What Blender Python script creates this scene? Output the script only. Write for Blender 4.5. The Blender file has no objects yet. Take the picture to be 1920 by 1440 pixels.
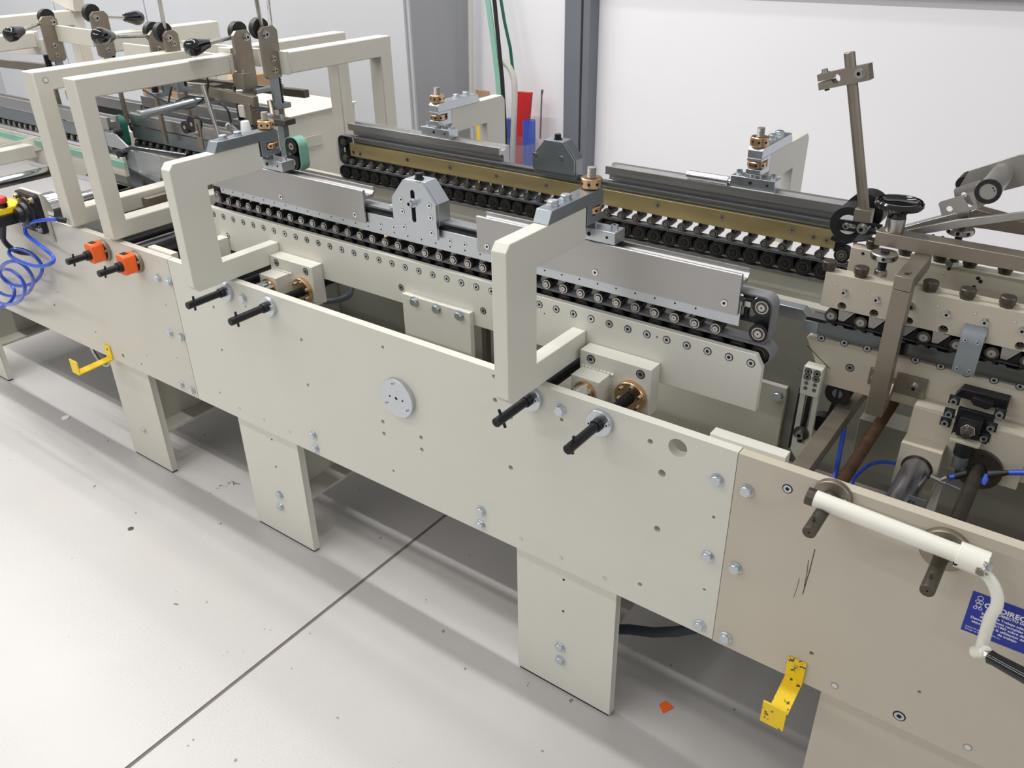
import bpy, math, random
from mathutils import Vector, Matrix, Quaternion
from mathutils.geometry import tessellate_polygon
random.seed(7)
PI = math.pi
scn = bpy.context.scene
COL = scn.collection

# ------------------------------------------------------------ camera
cam_data = bpy.data.cameras.new('camera')
cam = bpy.data.objects.new('camera', cam_data)
COL.objects.link(cam)
cam_data.sensor_fit = 'HORIZONTAL'
cam_data.sensor_width = 36.0
cam_data.lens = 36.0 * 1572.3 / 1920.0
cam_data.clip_start = 0.05
cam_data.clip_end = 60
YAW, PITCH, ROLL = -0.639478, 0.511668, -0.017308
fwd = Vector((math.cos(PITCH)*math.sin(YAW), math.cos(PITCH)*math.cos(YAW), -math.sin(PITCH)))
rgt = Vector((math.cos(YAW), -math.sin(YAW), 0))
upv = rgt.cross(fwd)
r2 = math.cos(ROLL)*rgt + math.sin(ROLL)*upv
u2 = -math.sin(ROLL)*rgt + math.cos(ROLL)*upv
cam.matrix_world = Matrix(((r2.x, u2.x, -fwd.x, 0.0), (r2.y, u2.y, -fwd.y, -1.17651), (r2.z, u2.z, -fwd.z, 1.65), (0, 0, 0, 1)))
scn.camera = cam

# ------------------------------------------------------------ light and exposure
scn.view_settings.view_transform = 'Standard'
scn.view_settings.look = 'None'
scn.view_settings.gamma = 1.0
scn.view_settings.use_curve_mapping = False
scn.view_settings.exposure = 0.18
world = bpy.data.worlds.new('world')
scn.world = world
world.use_nodes = True
bg = world.node_tree.nodes['Background']
bg.inputs['Color'].default_value = (0.95, 0.955, 0.97, 1)
bg.inputs['Strength'].default_value = 0.35

def area(name, loc, size, power, col=(1, 0.985, 0.965), rot=(0, 0, 0)):
    l = bpy.data.lights.new(name, 'AREA')
    l.shape = 'RECTANGLE'; l.size = size[0]; l.size_y = size[1]
    l.energy = power; l.color = col
    o = bpy.data.objects.new(name, l); COL.objects.link(o)
    o.location = loc; o.rotation_euler = rot
    return o
# rows of ceiling luminaires, plus an added wall row and right-end fill lamps
for k, (y, z, pw, wd) in enumerate(((0.17, 3.6, 47, .07), (-1.5, 3.6, 18, .1), (-4.4, 3.6, 46, .2), (1.35, 3.6, 13, .2))):  # last row added to brighten the back wall
    for x in (-6.2, -4.1, -2.0, 4.2):  # rightmost lamp of each row added to light right-facing sides
        area('ceiling_and_fill_light', (x, y, z - 0.02), (1.9, wd), pw)

# ------------------------------------------------------------ materials
MATS = {}
def lin(c):
    return tuple((v/255.0/12.92 if v/255.0 <= 0.04045 else ((v/255.0+0.055)/1.055)**2.4) for v in c)
def mat(key, rgb, rough=0.5, metal=0.0, var=0.04, scale=12.0, rvar=0.08, bump=0.0, bscale=200.0,
        stretch=(1, 1, 1), coat=0.0, spots=None, spec=0.5):
    m = bpy.data.materials.new(key); m.use_nodes = True
    nt = m.node_tree; N = nt.nodes; L = nt.links
    b = N['Principled BSDF']
    b.inputs['Metallic'].default_value = metal
    b.inputs['Coat Weight'].default_value = coat
    b.inputs['Specular IOR Level'].default_value = spec
    tc = N.new('ShaderNodeTexCoord'); mp = N.new('ShaderNodeMapping')
    mp.inputs['Scale'].default_value = stretch
    L.new(tc.outputs['Object'], mp.inputs['Vector'])
    no = N.new('ShaderNodeTexNoise'); no.inputs['Scale'].default_value = scale; no.inputs['Detail'].default_value = 5
    L.new(mp.outputs['Vector'], no.inputs['Vector'])
    c = lin(rgb)
    mx = N.new('ShaderNodeMix'); mx.data_type = 'RGBA'
    mx.inputs['A'].default_value = tuple(max(0, v*(1-var*2)) for v in c) + (1,)
    mx.inputs['B'].default_value = tuple(min(1, v*(1+var*2)) for v in c) + (1,)
    L.new(no.outputs['Fac'], mx.inputs['Factor'])
    outc = mx.outputs['Result']
    if spots:
        sc, thr, srgb = spots
        n2 = N.new('ShaderNodeTexNoise'); n2.inputs['Scale'].default_value = sc; n2.inputs['Detail'].default_value = 8
        n2.inputs['Roughness'].default_value = 0.65
        L.new(mp.outputs['Vector'], n2.inputs['Vector'])
        rp = N.new('ShaderNodeValToRGB')
        rp.color_ramp.elements[0].position = thr; rp.color_ramp.elements[1].position = min(1, thr+0.03)
        L.new(n2.outputs['Fac'], rp.inputs['Fac'])
        m2 = N.new('ShaderNodeMix'); m2.data_type = 'RGBA'
        m2.inputs['B'].default_value = lin(srgb) + (1,)
        L.new(rp.outputs['Color'], m2.inputs['Factor']); L.new(outc, m2.inputs['A'])
        outc = m2.outputs['Result']
    L.new(outc, b.inputs['Base Color'])
    mr = N.new('ShaderNodeMapRange')
    mr.inputs['To Min'].default_value = max(0.02, rough-rvar); mr.inputs['To Max'].default_value = min(1, rough+rvar)
    L.new(no.outputs['Fac'], mr.inputs['Value']); L.new(mr.outputs['Result'], b.inputs['Roughness'])
    if bump > 0:
        nb = N.new('ShaderNodeTexNoise'); nb.inputs['Scale'].default_value = bscale; nb.inputs['Detail'].default_value = 2
        L.new(tc.outputs['Object'], nb.inputs['Vector'])
        bp = N.new('ShaderNodeBump'); bp.inputs['Strength'].default_value = bump; bp.inputs['Distance'].default_value = 0.001
        L.new(nb.outputs['Fac'], bp.inputs['Height']); L.new(bp.outputs['Normal'], b.inputs['Normal'])
    MATS[key] = m
    return m
mat('beige', (212, 210, 200), 0.42, var=0.02, scale=6, bump=0.12, bscale=500)
mat('beige_old', (204, 200, 189), 0.45, var=0.03, scale=5, bump=0.12, bscale=500)
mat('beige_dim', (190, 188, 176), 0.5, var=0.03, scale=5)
mat('beige_right', (192, 184, 168), 0.45, var=0.03, scale=5, bump=0.12, bscale=500)
mat('inner_shade', (60, 59, 56), 0.6, var=0.08, scale=8)  # darker copy of the inner grey, its shade put into the colour
mat('joint', (112, 106, 99), 0.8, var=0.12, scale=40)
mat('inner_grey', (132, 131, 121), 0.55, var=0.05, scale=6)
mat('zinc', (204, 210, 215), 0.33, 1.0, var=0.05, scale=22, rvar=0.1)
mat('zinc_dark', (142, 149, 154), 0.32, 0.75, var=0.06, scale=22)
mat('aluminium', (186, 185, 184), 0.38, 1.0, var=0.03, scale=30, stretch=(0.3, 8, 8), rvar=0.06)
mat('steel', (190, 188, 184), 0.28, 1.0, var=0.08, scale=40)
mat('polished', (225, 225, 228), 0.1, 1.0, var=0.03, scale=30, rvar=0.04)
mat('worn_chrome', (165, 165, 172), 0.3, 1.0, var=0.35, scale=38, rvar=0.2, stretch=(2.2, 0.35, 2.2))
mat('brownsteel', (150, 141, 128), 0.42, 0.85, var=0.08, scale=18)
mat('darksteel', (92, 86, 78), 0.4, 0.8, var=0.12, scale=30)
mat('grey_steel', (172, 169, 164), 0.42, 0.8, var=0.05, scale=20)
mat('dark_polished', (92, 96, 99), 0.13, 1.0, var=0.12, scale=9, rvar=0.05)  # made for the guide strip: dark base stands in for dark reflections
mat('rust', (84, 62, 46), 0.6, 0.6, var=0.4, scale=26, rvar=0.15)
mat('brass', (206, 188, 138), 0.42, 0.85, var=0.07, scale=9, stretch=(1, 4, 4), rvar=0.1)
mat('bronze', (222, 184, 144), 0.28, 1.0, var=0.06, scale=30)
mat('oxide', (38, 38, 40), 0.4, 0.5, var=0.15, scale=60)
mat('black', (22, 22, 23), 0.5, 0, var=0.1, scale=40)
mat('gloss_black', (10, 10, 11), 0.1, 0, var=0.05, scale=40, coat=0.5, rvar=0.03)
mat('rubber', (88, 88, 90), 0.7, 0, var=0.08, scale=50, bump=0.1)
mat('belt_light', (128, 128, 130), 0.65, 0, var=0.06, scale=50)
mat('green_belt', (128, 176, 158), 0.6, 0, var=0.04, scale=30)
mat('green_dark', (24, 92, 76), 0.55, 0, var=0.08, scale=30)
mat('hole', (14, 14, 13), 0.8, 0, var=0.1, scale=40)
mat('yellow', (240, 205, 30), 0.4, 0, var=0.05, scale=20)
mat('yellow_worn', (240, 203, 34), 0.42, 0, var=0.06, scale=20, spots=(60, 0.58, (60, 58, 52)))
mat('orange', (246, 104, 36), 0.4, 0, var=0.04, scale=20)
mat('red', (196, 38, 42), 0.4, 0, var=0.05, scale=20)
mat('red_button', (196, 60, 58), 0.45, 0, var=0.05, scale=20)
mat('blue_hose', (38, 78, 190), 0.3, 0, var=0.05, scale=20, coat=0.3)
mat('label_blue', (28, 44, 150), 0.4, 0, var=0.02, scale=10)
mat('label_white', (232, 235, 242), 0.5, 0, var=0.02, scale=10)
mat('white_paint', (232, 230, 218), 0.3, 0, var=0.03, scale=14, coat=0.2, spots=(15, 0.635, (122, 118, 106)))
mat('white_plastic', (236, 238, 238), 0.5, 0, var=0.02, scale=14)
mat('grey_blue', (150, 156, 166), 0.5, 0, var=0.03, scale=3)
mat('column_grey', (112, 115, 124), 0.5, 0, var=0.04, scale=5)
mat('cabinet', (188, 190, 194), 0.45, 0, var=0.015, scale=3)
mat('cabinet_side_shade', (160, 162, 166), 0.5, 0, var=0.015, scale=3)  # darker copy of the cabinet grey, side shade put into the colour
mat('tube_white', (206, 204, 196), 0.4, 0, var=0.03, scale=20)
mat('wall_white', (240, 239, 243), 0.7, 0, var=0.01, scale=2)
mat('cardboard', (168, 138, 108), 0.8, 0, var=0.06, scale=10)
mat('grey_hose', (72, 78, 86), 0.5, 0, var=0.08, scale=30)
mat('cable', (34, 33, 34), 0.45, 0, var=0.08, scale=30)
mat('perspex', (215, 222, 226), 0.05, 0, var=0.01, scale=10)
MATS['perspex'].node_tree.nodes['Principled BSDF'].inputs['Transmission Weight'].default_value = 0.0
def clear(key, rgb, alpha, rough=0.06):
    m = mat(key, rgb, rough, 0, var=0.01, scale=10, rvar=0.02)
    m.node_tree.nodes['Principled BSDF'].inputs['Alpha'].default_value = alpha
clear('clear_film', (150, 156, 160), 0.3)
clear('blue_film', (40, 84, 190), 0.72, 0.2)

def floor_material():
    m = bpy.data.materials.new('floor_paint'); m.use_nodes = True
    nt = m.node_tree; N = nt.nodes; L = nt.links
    b = N['Principled BSDF']
    tc = N.new('ShaderNodeTexCoord')
    n1 = N.new('ShaderNodeTexNoise'); n1.inputs['Scale'].default_value = 1.6; n1.inputs['Detail'].default_value = 6
    L.new(tc.outputs['Object'], n1.inputs['Vector'])
    mx = N.new('ShaderNodeMix'); mx.data_type = 'RGBA'
    mx.inputs['A'].default_value = lin((178, 175, 172)) + (1,); mx.inputs['B'].default_value = lin((194, 191, 188)) + (1,)
    L.new(n1.outputs['Fac'], mx.inputs['Factor'])
    # scattered specks of dirt
    v = N.new('ShaderNodeTexNoise'); v.inputs['Scale'].default_value = 34; v.inputs['Detail'].default_value = 3
    L.new(tc.outputs['Object'], v.inputs['Vector'])
    rp = N.new('ShaderNodeValToRGB'); rp.color_ramp.elements[0].position = 0.735; rp.color_ramp.elements[1].position = 0.76
    L.new(v.outputs['Fac'], rp.inputs['Fac'])
    m2 = N.new('ShaderNodeMix'); m2.data_type = 'RGBA'; m2.inputs['B'].default_value = lin((120, 117, 112)) + (1,)
    L.new(rp.outputs['Color'], m2.inputs['Factor']); L.new(mx.outputs['Result'], m2.inputs['A'])
    L.new(m2.outputs['Result'], b.inputs['Base Color'])
    b.inputs['Roughness'].default_value = 0.33
    nb = N.new('ShaderNodeTexNoise'); nb.inputs['Scale'].default_value = 260; nb.inputs['Detail'].default_value = 3
    L.new(tc.outputs['Object'], nb.inputs['Vector'])
    bp = N.new('ShaderNodeBump'); bp.inputs['Strength'].default_value = 0.35; bp.inputs['Distance'].default_value = 0.0012
    L.new(nb.outputs['Fac'], bp.inputs['Height']); L.new(bp.outputs['Normal'], b.inputs['Normal'])
    MATS['floor_paint'] = m
floor_material()

# ------------------------------------------------------------ mesh builder
class MB:
    def __init__(s, mats='beige'):
        s.v = []; s.f = []; s.mi = []; s.mats = [mats] if isinstance(mats, str) else list(mats); s.cur = 0
    def use(s, key):
        if key not in s.mats: s.mats.append(key)
        s.cur = s.mats.index(key); return s
    def face(s, idx):
        s.f.append(idx); s.mi.append(s.cur)
    def box(s, x0, x1, y0, y1, z0, z1):
        if x0 > x1: x0, x1 = x1, x0
        if y0 > y1: y0, y1 = y1, y0
        if z0 > z1: z0, z1 = z1, z0
        o = len(s.v)
        s.v += [(x, y, z) for z in (z0, z1) for y in (y0, y1) for x in (x0, x1)]
        for q in ((0, 2, 3, 1), (4, 5, 7, 6), (0, 1, 5, 4), (2, 6, 7, 3), (0, 4, 6, 2), (1, 3, 7, 5)):
            s.face([o+i for i in q])
        return s
    def cyl(s, p0, p1, r, n=20, r1=None, caps=True, inner=None):
        p0 = Vector(p0); p1 = Vector(p1); r1 = r if r1 is None else r1
        d = (p1-p0).normalized(); a = d.orthogonal().normalized(); b = d.cross(a)
        o = len(s.v)
        cs = [(math.cos(2*PI*i/n), math.sin(2*PI*i/n)) for i in range(n)]
        for p, rr in ((p0, r), (p1, r1)):
            for c, q in cs: s.v.append(tuple(p + a*c*rr + b*q*rr))
        for i in range(n):
            j = (i+1) % n; s.face([o+i, o+j, o+n+j, o+n+i])
        if inner:
            for p in (p0, p1):
                for c, q in cs: s.v.append(tuple(p + a*c*inner + b*q*inner))
            for i in range(n):
                j = (i+1) % n
                s.face([o+2*n+i, o+3*n+i, o+3*n+j, o+2*n+j])
                s.face([o+i, o+2*n+i, o+2*n+j, o+j]); s.face([o+n+i, o+n+j, o+3*n+j, o+3*n+i])
        elif caps:
            s.face([o+i for i in reversed(range(n))]); s.face([o+n+i for i in range(n)])
        return s
    def prism(s, poly, axis, a0, a1, holes=()):
        """poly: 2D outline in the plane across axis ('x': (y,z), 'y': (x,z), 'z': (x,y)); holes: more outlines cut right through"""
        def P(u, w, a):
            return (a, u, w) if axis == 'x' else ((u, a, w) if axis == 'y' else (u, w, a))
        loops = [list(poly)] + [list(h) for h in holes]
        o = len(s.v); n = sum(len(l) for l in loops)
        for a in (a0, a1):
            for l in loops:
                for u, w in l: s.v.append(P(u, w, a))
        if not holes:
            m = len(poly)
            s.face([o+i for i in range(m)]); s.face([o+n+i for i in reversed(range(m))])
        else:
            tri = tessellate_polygon([[Vector((u, w, 0)) for u, w in l] for l in loops])
            for t in tri:
                s.face([o+i for i in t]); s.face([o+n+i for i in reversed(t)])
        k = 0
        for l in loops:
            m = len(l)
            for i in range(m):
                j = (i+1) % m
                s.face([o+k+i, o+n+k+i, o+n+k+j, o+k+j])
            k += m
        return s
    def lathe(s, org, axis, prof, n=24):
        """prof: list of (radius, distance along axis)"""
        org = Vector(org); d = Vector(axis).normalized(); a = d.orthogonal().normalized(); b = d.cross(a)
        o = len(s.v); m = len(prof)
        for r, h in prof:
            for i in range(n):
                t = 2*PI*i/n
                s.v.append(tuple(org + d*h + a*(r*math.cos(t)) + b*(r*math.sin(t))))
        for k in range(m-1):
            for i in range(n):
                j = (i+1) % n
                s.face([o+k*n+i, o+k*n+j, o+(k+1)*n+j, o+(k+1)*n+i])
        if prof[0][0] > 1e-6: s.face([o+i for i in reversed(range(n))])
        if prof[-1][0] > 1e-6: s.face([o+(m-1)*n+i for i in range(n)])
        return s
    def tube(s, pts, r, n=10, smooth=0):
        pts = [Vector(p) for p in pts]
        if smooth:
            q = []
            for i in range(len(pts)-1):
                p0 = pts[max(0, i-1)]; p1 = pts[i]; p2 = pts[i+1]; p3 = pts[min(len(pts)-1, i+2)]
                for k in range(smooth):
                    t = k/smooth
                    q.append(0.5*((2*p1)+(p2-p0)*t+(2*p0-5*p1+4*p2-p3)*t*t+(3*p1-p0-3*p2+p3)*t**3))
            q.append(pts[-1]); pts = q
        o = len(s.v); a = None
        for i, p in enumerate(pts):
            d = (pts[min(i+1, len(pts)-1)] - pts[max(i-1, 0)]).normalized()
            a = d.orthogonal().normalized() if a is None else (a - d*a.dot(d)).normalized()
            b = d.cross(a)
            for k in range(n):
                t = 2*PI*k/n; s.v.append(tuple(p + a*(r*math.cos(t)) + b*(r*math.sin(t))))
        for i in range(len(pts)-1):
            for k in range(n):
                j = (k+1) % n
                s.face([o+i*n+k, o+i*n+j, o+(i+1)*n+j, o+(i+1)*n+k])
        s.face([o+k for k in reversed(range(n))]); s.face([o+(len(pts)-1)*n+k for k in range(n)])
        return s
    def hexa(s, p0, p1, af):
        return s.cyl(p0, p1, af/math.sqrt(3), 6)
    def ribbon(s, path, w0, w1, th, axis='y'):
        """closed belt: path of (x,z) points, between w0 and w1 along y, thickness th outward"""
        n = len(path); cx = sum(p[0] for p in path)/n; cz = sum(p[1] for p in path)/n
        o = len(s.v)
        for i, (x, z) in enumerate(path):
            xa, za = path[i-1]; xb, zb = path[(i+1) % n]
            dx, dz = xb-xa, zb-za; l = math.hypot(dx, dz); nx, nz = dz/l, -dx/l
            if nx*(x-cx)+nz*(z-cz) < 0 and abs(nx*(x-cx)+nz*(z-cz)) > 1e-9: nx, nz = -nx, -nz
            for (q, y) in ((0, w0), (th, w0), (th, w1), (0, w1)):
                s.v.append((x+nx*q, y, z+nz*q))
        for i in range(n):
            j = (i+1) % n
            for k in range(4):
                l = (k+1) % 4
                s.face([o+i*4+k, o+i*4+l, o+j*4+l, o+j*4+k])
        return s
    def mesh(s, name, org=(0, 0, 0), sharp=35):
        me = bpy.data.meshes.new(name)
        ox, oy, oz = org
        me.from_pydata([(x-ox, y-oy, z-oz) for x, y, z in s.v], [], s.f)
        for k in s.mats: me.materials.append(MATS[k])
        me.polygons.foreach_set('material_index', s.mi)
        import bmesh
        bm = bmesh.new(); bm.from_mesh(me)
        bmesh.ops.recalc_face_normals(bm, faces=bm.faces); bm.to_mesh(me); bm.free()
        me.shade_smooth(); me.set_sharp_from_angle(angle=math.radians(sharp))
        me.update()
        return me

ORG = {}
def thing(name, label, cat, loc=(0, 0, 0), group=None):
    o = bpy.data.objects.new(name, None); COL.objects.link(o)
    o.empty_display_size = 0.05
    o.location = loc; ORG[o.name] = Vector(loc)
    o['label'] = label; o['category'] = cat
    if group: o['group'] = group
    return o
def bev(o, w=0.0012, seg=2):
    m = o.modifiers.new('bevel', 'BEVEL'); m.width = w; m.segments = seg; m.limit_method = 'ANGLE'; m.angle_limit = math.radians(40)
    m.harden_normals = False
    return o
def part(name, mb, parent, bevel=0.0, label=None, kind=None):
    org = ORG[parent.name]
    me = mb.mesh(name, org)
    o = bpy.data.objects.new(name, me); COL.objects.link(o); o.parent = parent
    ORG[o.name] = org
    if bevel: bev(o, bevel)
    if label: o['label'] = label
    if kind: o['kind'] = kind
    return o
def solo(name, mb, label, cat, group=None, bevel=0.0, kind=None):
    xs = [v[0] for v in mb.v]; ys = [v[1] for v in mb.v]; zs = [v[2] for v in mb.v]
    org = ((min(xs)+max(xs))/2, (min(ys)+max(ys))/2, min(zs))
    o = bpy.data.objects.new(name, mb.mesh(name, org)); COL.objects.link(o); o.location = org
    ORG[o.name] = Vector(org)
    if kind != 'structure':
        o['label'] = label; o['category'] = cat
    if group: o['group'] = group
    if kind: o['kind'] = kind
    if bevel: bev(o, bevel)
    return o
def struct(name, mb, bevel=0.0, parent=None):
    if parent is not None: return part(name, mb, parent, bevel)
    o = solo(name, mb, None, None, bevel=bevel, kind='structure')
    return o

# ------------------------------------------------------------ hardware, modelled along +Z, shared meshes
HW = {}
def hw_mesh(kind):
    if kind in HW: return HW[kind]
    m = MB('zinc')
    if kind == 'hex_bolt':
        m.cyl((0, 0, 0), (0, 0, 0.0022), 0.0128, 20)
        m.hexa((0, 0, 0.0022), (0, 0, 0.0085), 0.0195)
        m.cyl((0, 0, 0.0085), (0, 0, 0.0098), 0.0098, 18, r1=0.0088)
    elif kind == 'hex_bolt_small':
        m.hexa((0, 0, 0), (0, 0, 0.006), 0.0165); m.cyl((0, 0, 0.006), (0, 0, 0.007), 0.008, 16, r1=0.007)
    elif kind == 'flush_screw':      # socket screw sunk in a counterbore
        m.use('hole').cyl((0, 0, -0.001), (0, 0, 0.0003), 0.0092, 18)
        m.use('zinc').cyl((0, 0, 0), (0, 0, 0.0009), 0.0074, 18, inner=0.0036)
        m.use('hole').cyl((0, 0, 0), (0, 0, 0.0006), 0.0037, 6)
    elif kind == 'flush_screw_light':
        m.use('oxide').cyl((0, 0, -0.001), (0, 0, 0.0002), 0.0082, 18)
        m.use('polished').cyl((0, 0, 0), (0, 0, 0.0006), 0.0076, 18, inner=0.0032)
        m.use('oxide').cyl((0, 0, 0), (0, 0, 0.0004), 0.0033, 6)
    elif kind == 'cap_screw':
        m.cyl((0, 0, 0), (0, 0, 0.008), 0.0062, 16, inner=0.0032)
        m.use('hole').cyl((0, 0, 0), (0, 0, 0.0045), 0.0033, 6)
    elif kind == 'cap_screw_washer':
        m.use('steel').cyl((0, 0, 0), (0, 0, 0.0015), 0.0095, 18)
        m.cyl((0, 0, 0.0015), (0, 0, 0.0085), 0.0066, 16, inner=0.0034)
        m.use('hole').cyl((0, 0, 0), (0, 0, 0.005), 0.0035, 6)
    elif kind == 'small_screw':
        m.cyl((0, 0, 0), (0, 0, 0.0035), 0.0042, 12, inner=0.002)
        m.use('hole').cyl((0, 0, 0), (0, 0, 0.002), 0.0021, 6)
    elif kind == 'tiny_hole':
        m.use('hole').cyl((0, 0, -0.001), (0, 0, 0.0002), 0.0024, 10)
    elif kind == 'tiny_hole_ring':
        m.use('zinc_dark').cyl((0, 0, -0.0005), (0, 0, 0.0003), 0.0045, 14)
        m.use('beige').cyl((0, 0, 0), (0, 0, 0.0005), 0.0036, 12)
    elif kind == 'roller':            # ball-bearing roller on a black arm pin, face towards +Z
        m.use('oxide').cyl((0, 0, -0.03), (0, 0, -0.006), 0.0098, 16)
        m.use('darksteel').cyl((0, 0, -0.006), (0, 0, 0), 0.0108, 20)
        m.use('black').cyl((0, 0, 0), (0, 0, 0.0004), 0.0106, 20)
        m.use('steel').cyl((0, 0, 0), (0, 0, 0.0011), 0.0098, 20)
        m.use('oxide').cyl((0, 0, 0), (0, 0, 0.0014), 0.0076, 18)
        m.use('steel').cyl((0, 0, 0), (0, 0, 0.003), 0.0060, 16, r1=0.0056)
        m.use('hole').cyl((0, 0, 0.001), (0, 0, 0.0032), 0.0012, 8)
    elif kind == 'big_roller':
        m.use('black').cyl((0, 0, -0.028), (0, 0, 0), 0.0178, 24)
        m.use('steel').cyl((0, 0, -0.01), (0, 0, 0.0012), 0.0122, 22)
        m.use('darksteel').cyl((0, 0, 0), (0, 0, 0.0018), 0.0100, 20)
        m.use('steel').cyl((0, 0, 0), (0, 0, 0.003), 0.0066, 16)
        m.use('hole').cyl((0, 0, 0), (0, 0, 0.0033), 0.0016, 8)
    elif kind == 'dark_roller':       # lower belt pulley seen face on
        m.use('black').cyl((0, 0, -0.03), (0, 0, 0), 0.0185, 24)
        m.use('darksteel').cyl((0, 0, 0), (0, 0, 0.0012), 0.0125, 22, inner=0.0095)
        m.use('oxide').cyl((0, 0, 0), (0, 0, 0.0006), 0.0096, 20)
        m.use('black').cyl((0, 0, 0), (0, 0, 0.003), 0.0062, 14)
    elif kind == 'grey_roller':
        m.use('darksteel').cyl((0, 0, -0.02), (0, 0, 0), 0.0115, 22)
        m.use('grey_steel').cyl((0, 0, 0), (0, 0, 0.0012), 0.0072, 18)
        m.use('hole').cyl((0, 0, 0), (0, 0, 0.0014), 0.0014, 8)
    elif kind == 'knob':
        m.mats = ['darksteel']
        m.lathe((0, 0, 0), (0, 0, 1), [(0.0105, 0), (0.0105, 0.004), (0.0122, 0.0055), (0.0126, 0.0065), (0.0130, 0.017), (0.0118, 0.0185), (0, 0.0185)], 22)
    me = m.mesh(kind); HW[kind] = me
    return me
def hw(kind, pos, parent, axis=(0, -1, 0), name=None, s=1.0, spin=None):
    o = bpy.data.objects.new(name or kind, hw_mesh(kind)); COL.objects.link(o)
    o.parent = parent
    o.location = Vector(pos) - ORG[parent.name]
    q = Vector((0, 0, 1)).rotation_difference(Vector(axis))
    q = q @ Quaternion((0, 0, 1), random.uniform(0, PI) if spin is None else spin)
    o.rotation_mode = 'QUATERNION'; o.rotation_quaternion = q
    o.scale = (s, s, s); ORG[o.name] = Vector(pos)
    return o
def ring(cx, cz, r, n=16):
    return [(cx+r*math.cos(2*PI*i/n), cz+r*math.sin(2*PI*i/n)) for i in range(n)]

# ============================================================ the room
m = MB('floor_paint')
m.box(-7.5, -1.434, -4.5, 2.3, -0.05, 0); m.box(-1.423, 2.5, -4.5, 2.3, -0.05, 0)
m.use('joint').box(-1.4345, -1.4225, -4.5, 2.3, -0.05, -0.0025)
struct('floor', m)
m = MB('wall_white'); m.box(-7.5, 2.5, 2.3, 2.4, 0, 3.7)
struct('wall_back', m)
# grey upright column standing against the wall
m = MB('column_grey')
m.box(-2.20, -2.115, 2.22, 2.3, 0, 3.6); m.box(-2.115, -2.106, 2.235, 2.3, 0, 3.6); m.box(-2.106, -2.07, 2.225, 2.3, 0, 3.6)
struct('trim_1', m, 0.002)
m = MB('column_grey'); m.box(-2.07, 2.5, 2.262, 2.3, 1.375, 1.43)
struct('trim_2', m, 0.002)
m = MB('hole'); m.box(-2.07, 2.5, 2.27, 2.2999, 1.43, 2.2)
struct('window_1', m)

def H(p, r, n=16): return ring(p[0], p[2], r, n)
# ============================================================ front side plates (long side wall of the machine, in three lengths)
ZT, ZB = 0.845, 0.406
def xz(p): return (p[0], p[2])

# middle (new) plate
holes = [H((-1.8611, 0, 0.7466), .0048), H((-1.8637, 0, 0.6183), .0042), H((-1.7182, 0, 0.7847), .003), H((-1.5157, 0, 0.7465), .0046),
    H((-1.5169, 0, 0.6187), .0046), H((-1.2342, 0, 0.8065), .0042), H((-1.259, 0, 0.6009), .0055), H((-1.2596, 0, 0.5676), .0055),
    H((-1.1383, 0, 0.6012), .0055), H((-1.1389, 0, 0.5678), .0055), H((-1.2399, 0, 0.4667), .004), H((-1.9171, 0, 0.466), .0034),
    H((-0.9206, 0, 0.8295), .0046), H((-0.9196, 0, 0.7745), .0055), H((-0.8806, 0, 0.7469), .0062), H((-0.7556, 0, 0.7846), .0042),
    H((-0.5633, 0, 0.8056), .0055), H((-0.5348, 0, 0.7466), .0078), H((-0.8824, 0, 0.6196), .006), H((-0.5088, 0, 0.8124), .0185, 28),
    H((-0.5345, 0, 0.6164), .0068), H((-0.561, 0, 0.4614), .0048), H((-0.4268, 0, 0.6937), .0034), H((-0.4268, 0, 0.5202), .0032)]
XJ0, XJ1 = -2.035, -0.398
plate = thing('side_plate', 'pale beige new middle side plate with round zinc disc, between the two older plates', 'machine panel', (-1.2, 0.01, ZB))
m = MB('beige')
m.prism([(XJ0+.0012, ZB), (XJ1-.0006, ZB), (XJ1-.0006, ZT), (XJ0+.0012, ZT)], 'y', 0, 0.02, holes)
part('plate', m, plate)
for p in ((-1.7196, 0, 0.8073), (-0.7579, 0, 0.8063), (-0.4294, 0, 0.7767), (-0.4285, 0, 0.603), (-0.4268, 0, 0.4291), (-1.5253, 0, 0.4669), (-1.524, 0, 0.4255),
          (-0.9673, 0, 0.4678), (-0.9706, 0, 0.4264), (-2.0483, 0, 0.6071), (-2.057, 0, 0.4294)):
    hw('hex_bolt', p, plate)
for p in ((-1.8368, 0, 0.4401), (-1.7306, 0, 0.4403), (-1.6242, 0, 0.439), (-0.8573, 0, 0.4382), (-0.7506, 0, 0.4364), (-0.6428, 0, 0.4354)):
    hw('tiny_hole_ring', (p[0], -0.0001, p[2]), plate, name='plug')
m = MB('beige'); m.box(XJ0+.01, XJ1-.01, .0202, .0405, .446, .460); part('shadow_flange', m, plate, .001)  # unseen flange added to widen the plate's shadow band on the floor
# round zinc cover disc
dc = (-1.1953, -0.012, 0.6917)
m = MB('zinc')
m.prism(ring(dc[0], dc[2], .0485, 48), 'y', -0.012, 0.0, [ring(dc[0], dc[2], .0042, 12), ring(dc[0]-.0195, dc[2], .0028, 10), ring(dc[0]+.0195, dc[2], .0028, 10)])
d = part('cover_disc', m, plate, 0.0008)
for a in (100, 212, 328):
    hw('small_screw', (dc[0]+.038*math.cos(math.radians(a)), -.0115, dc[2]+.038*math.sin(math.radians(a))), d, s=.85)

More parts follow.
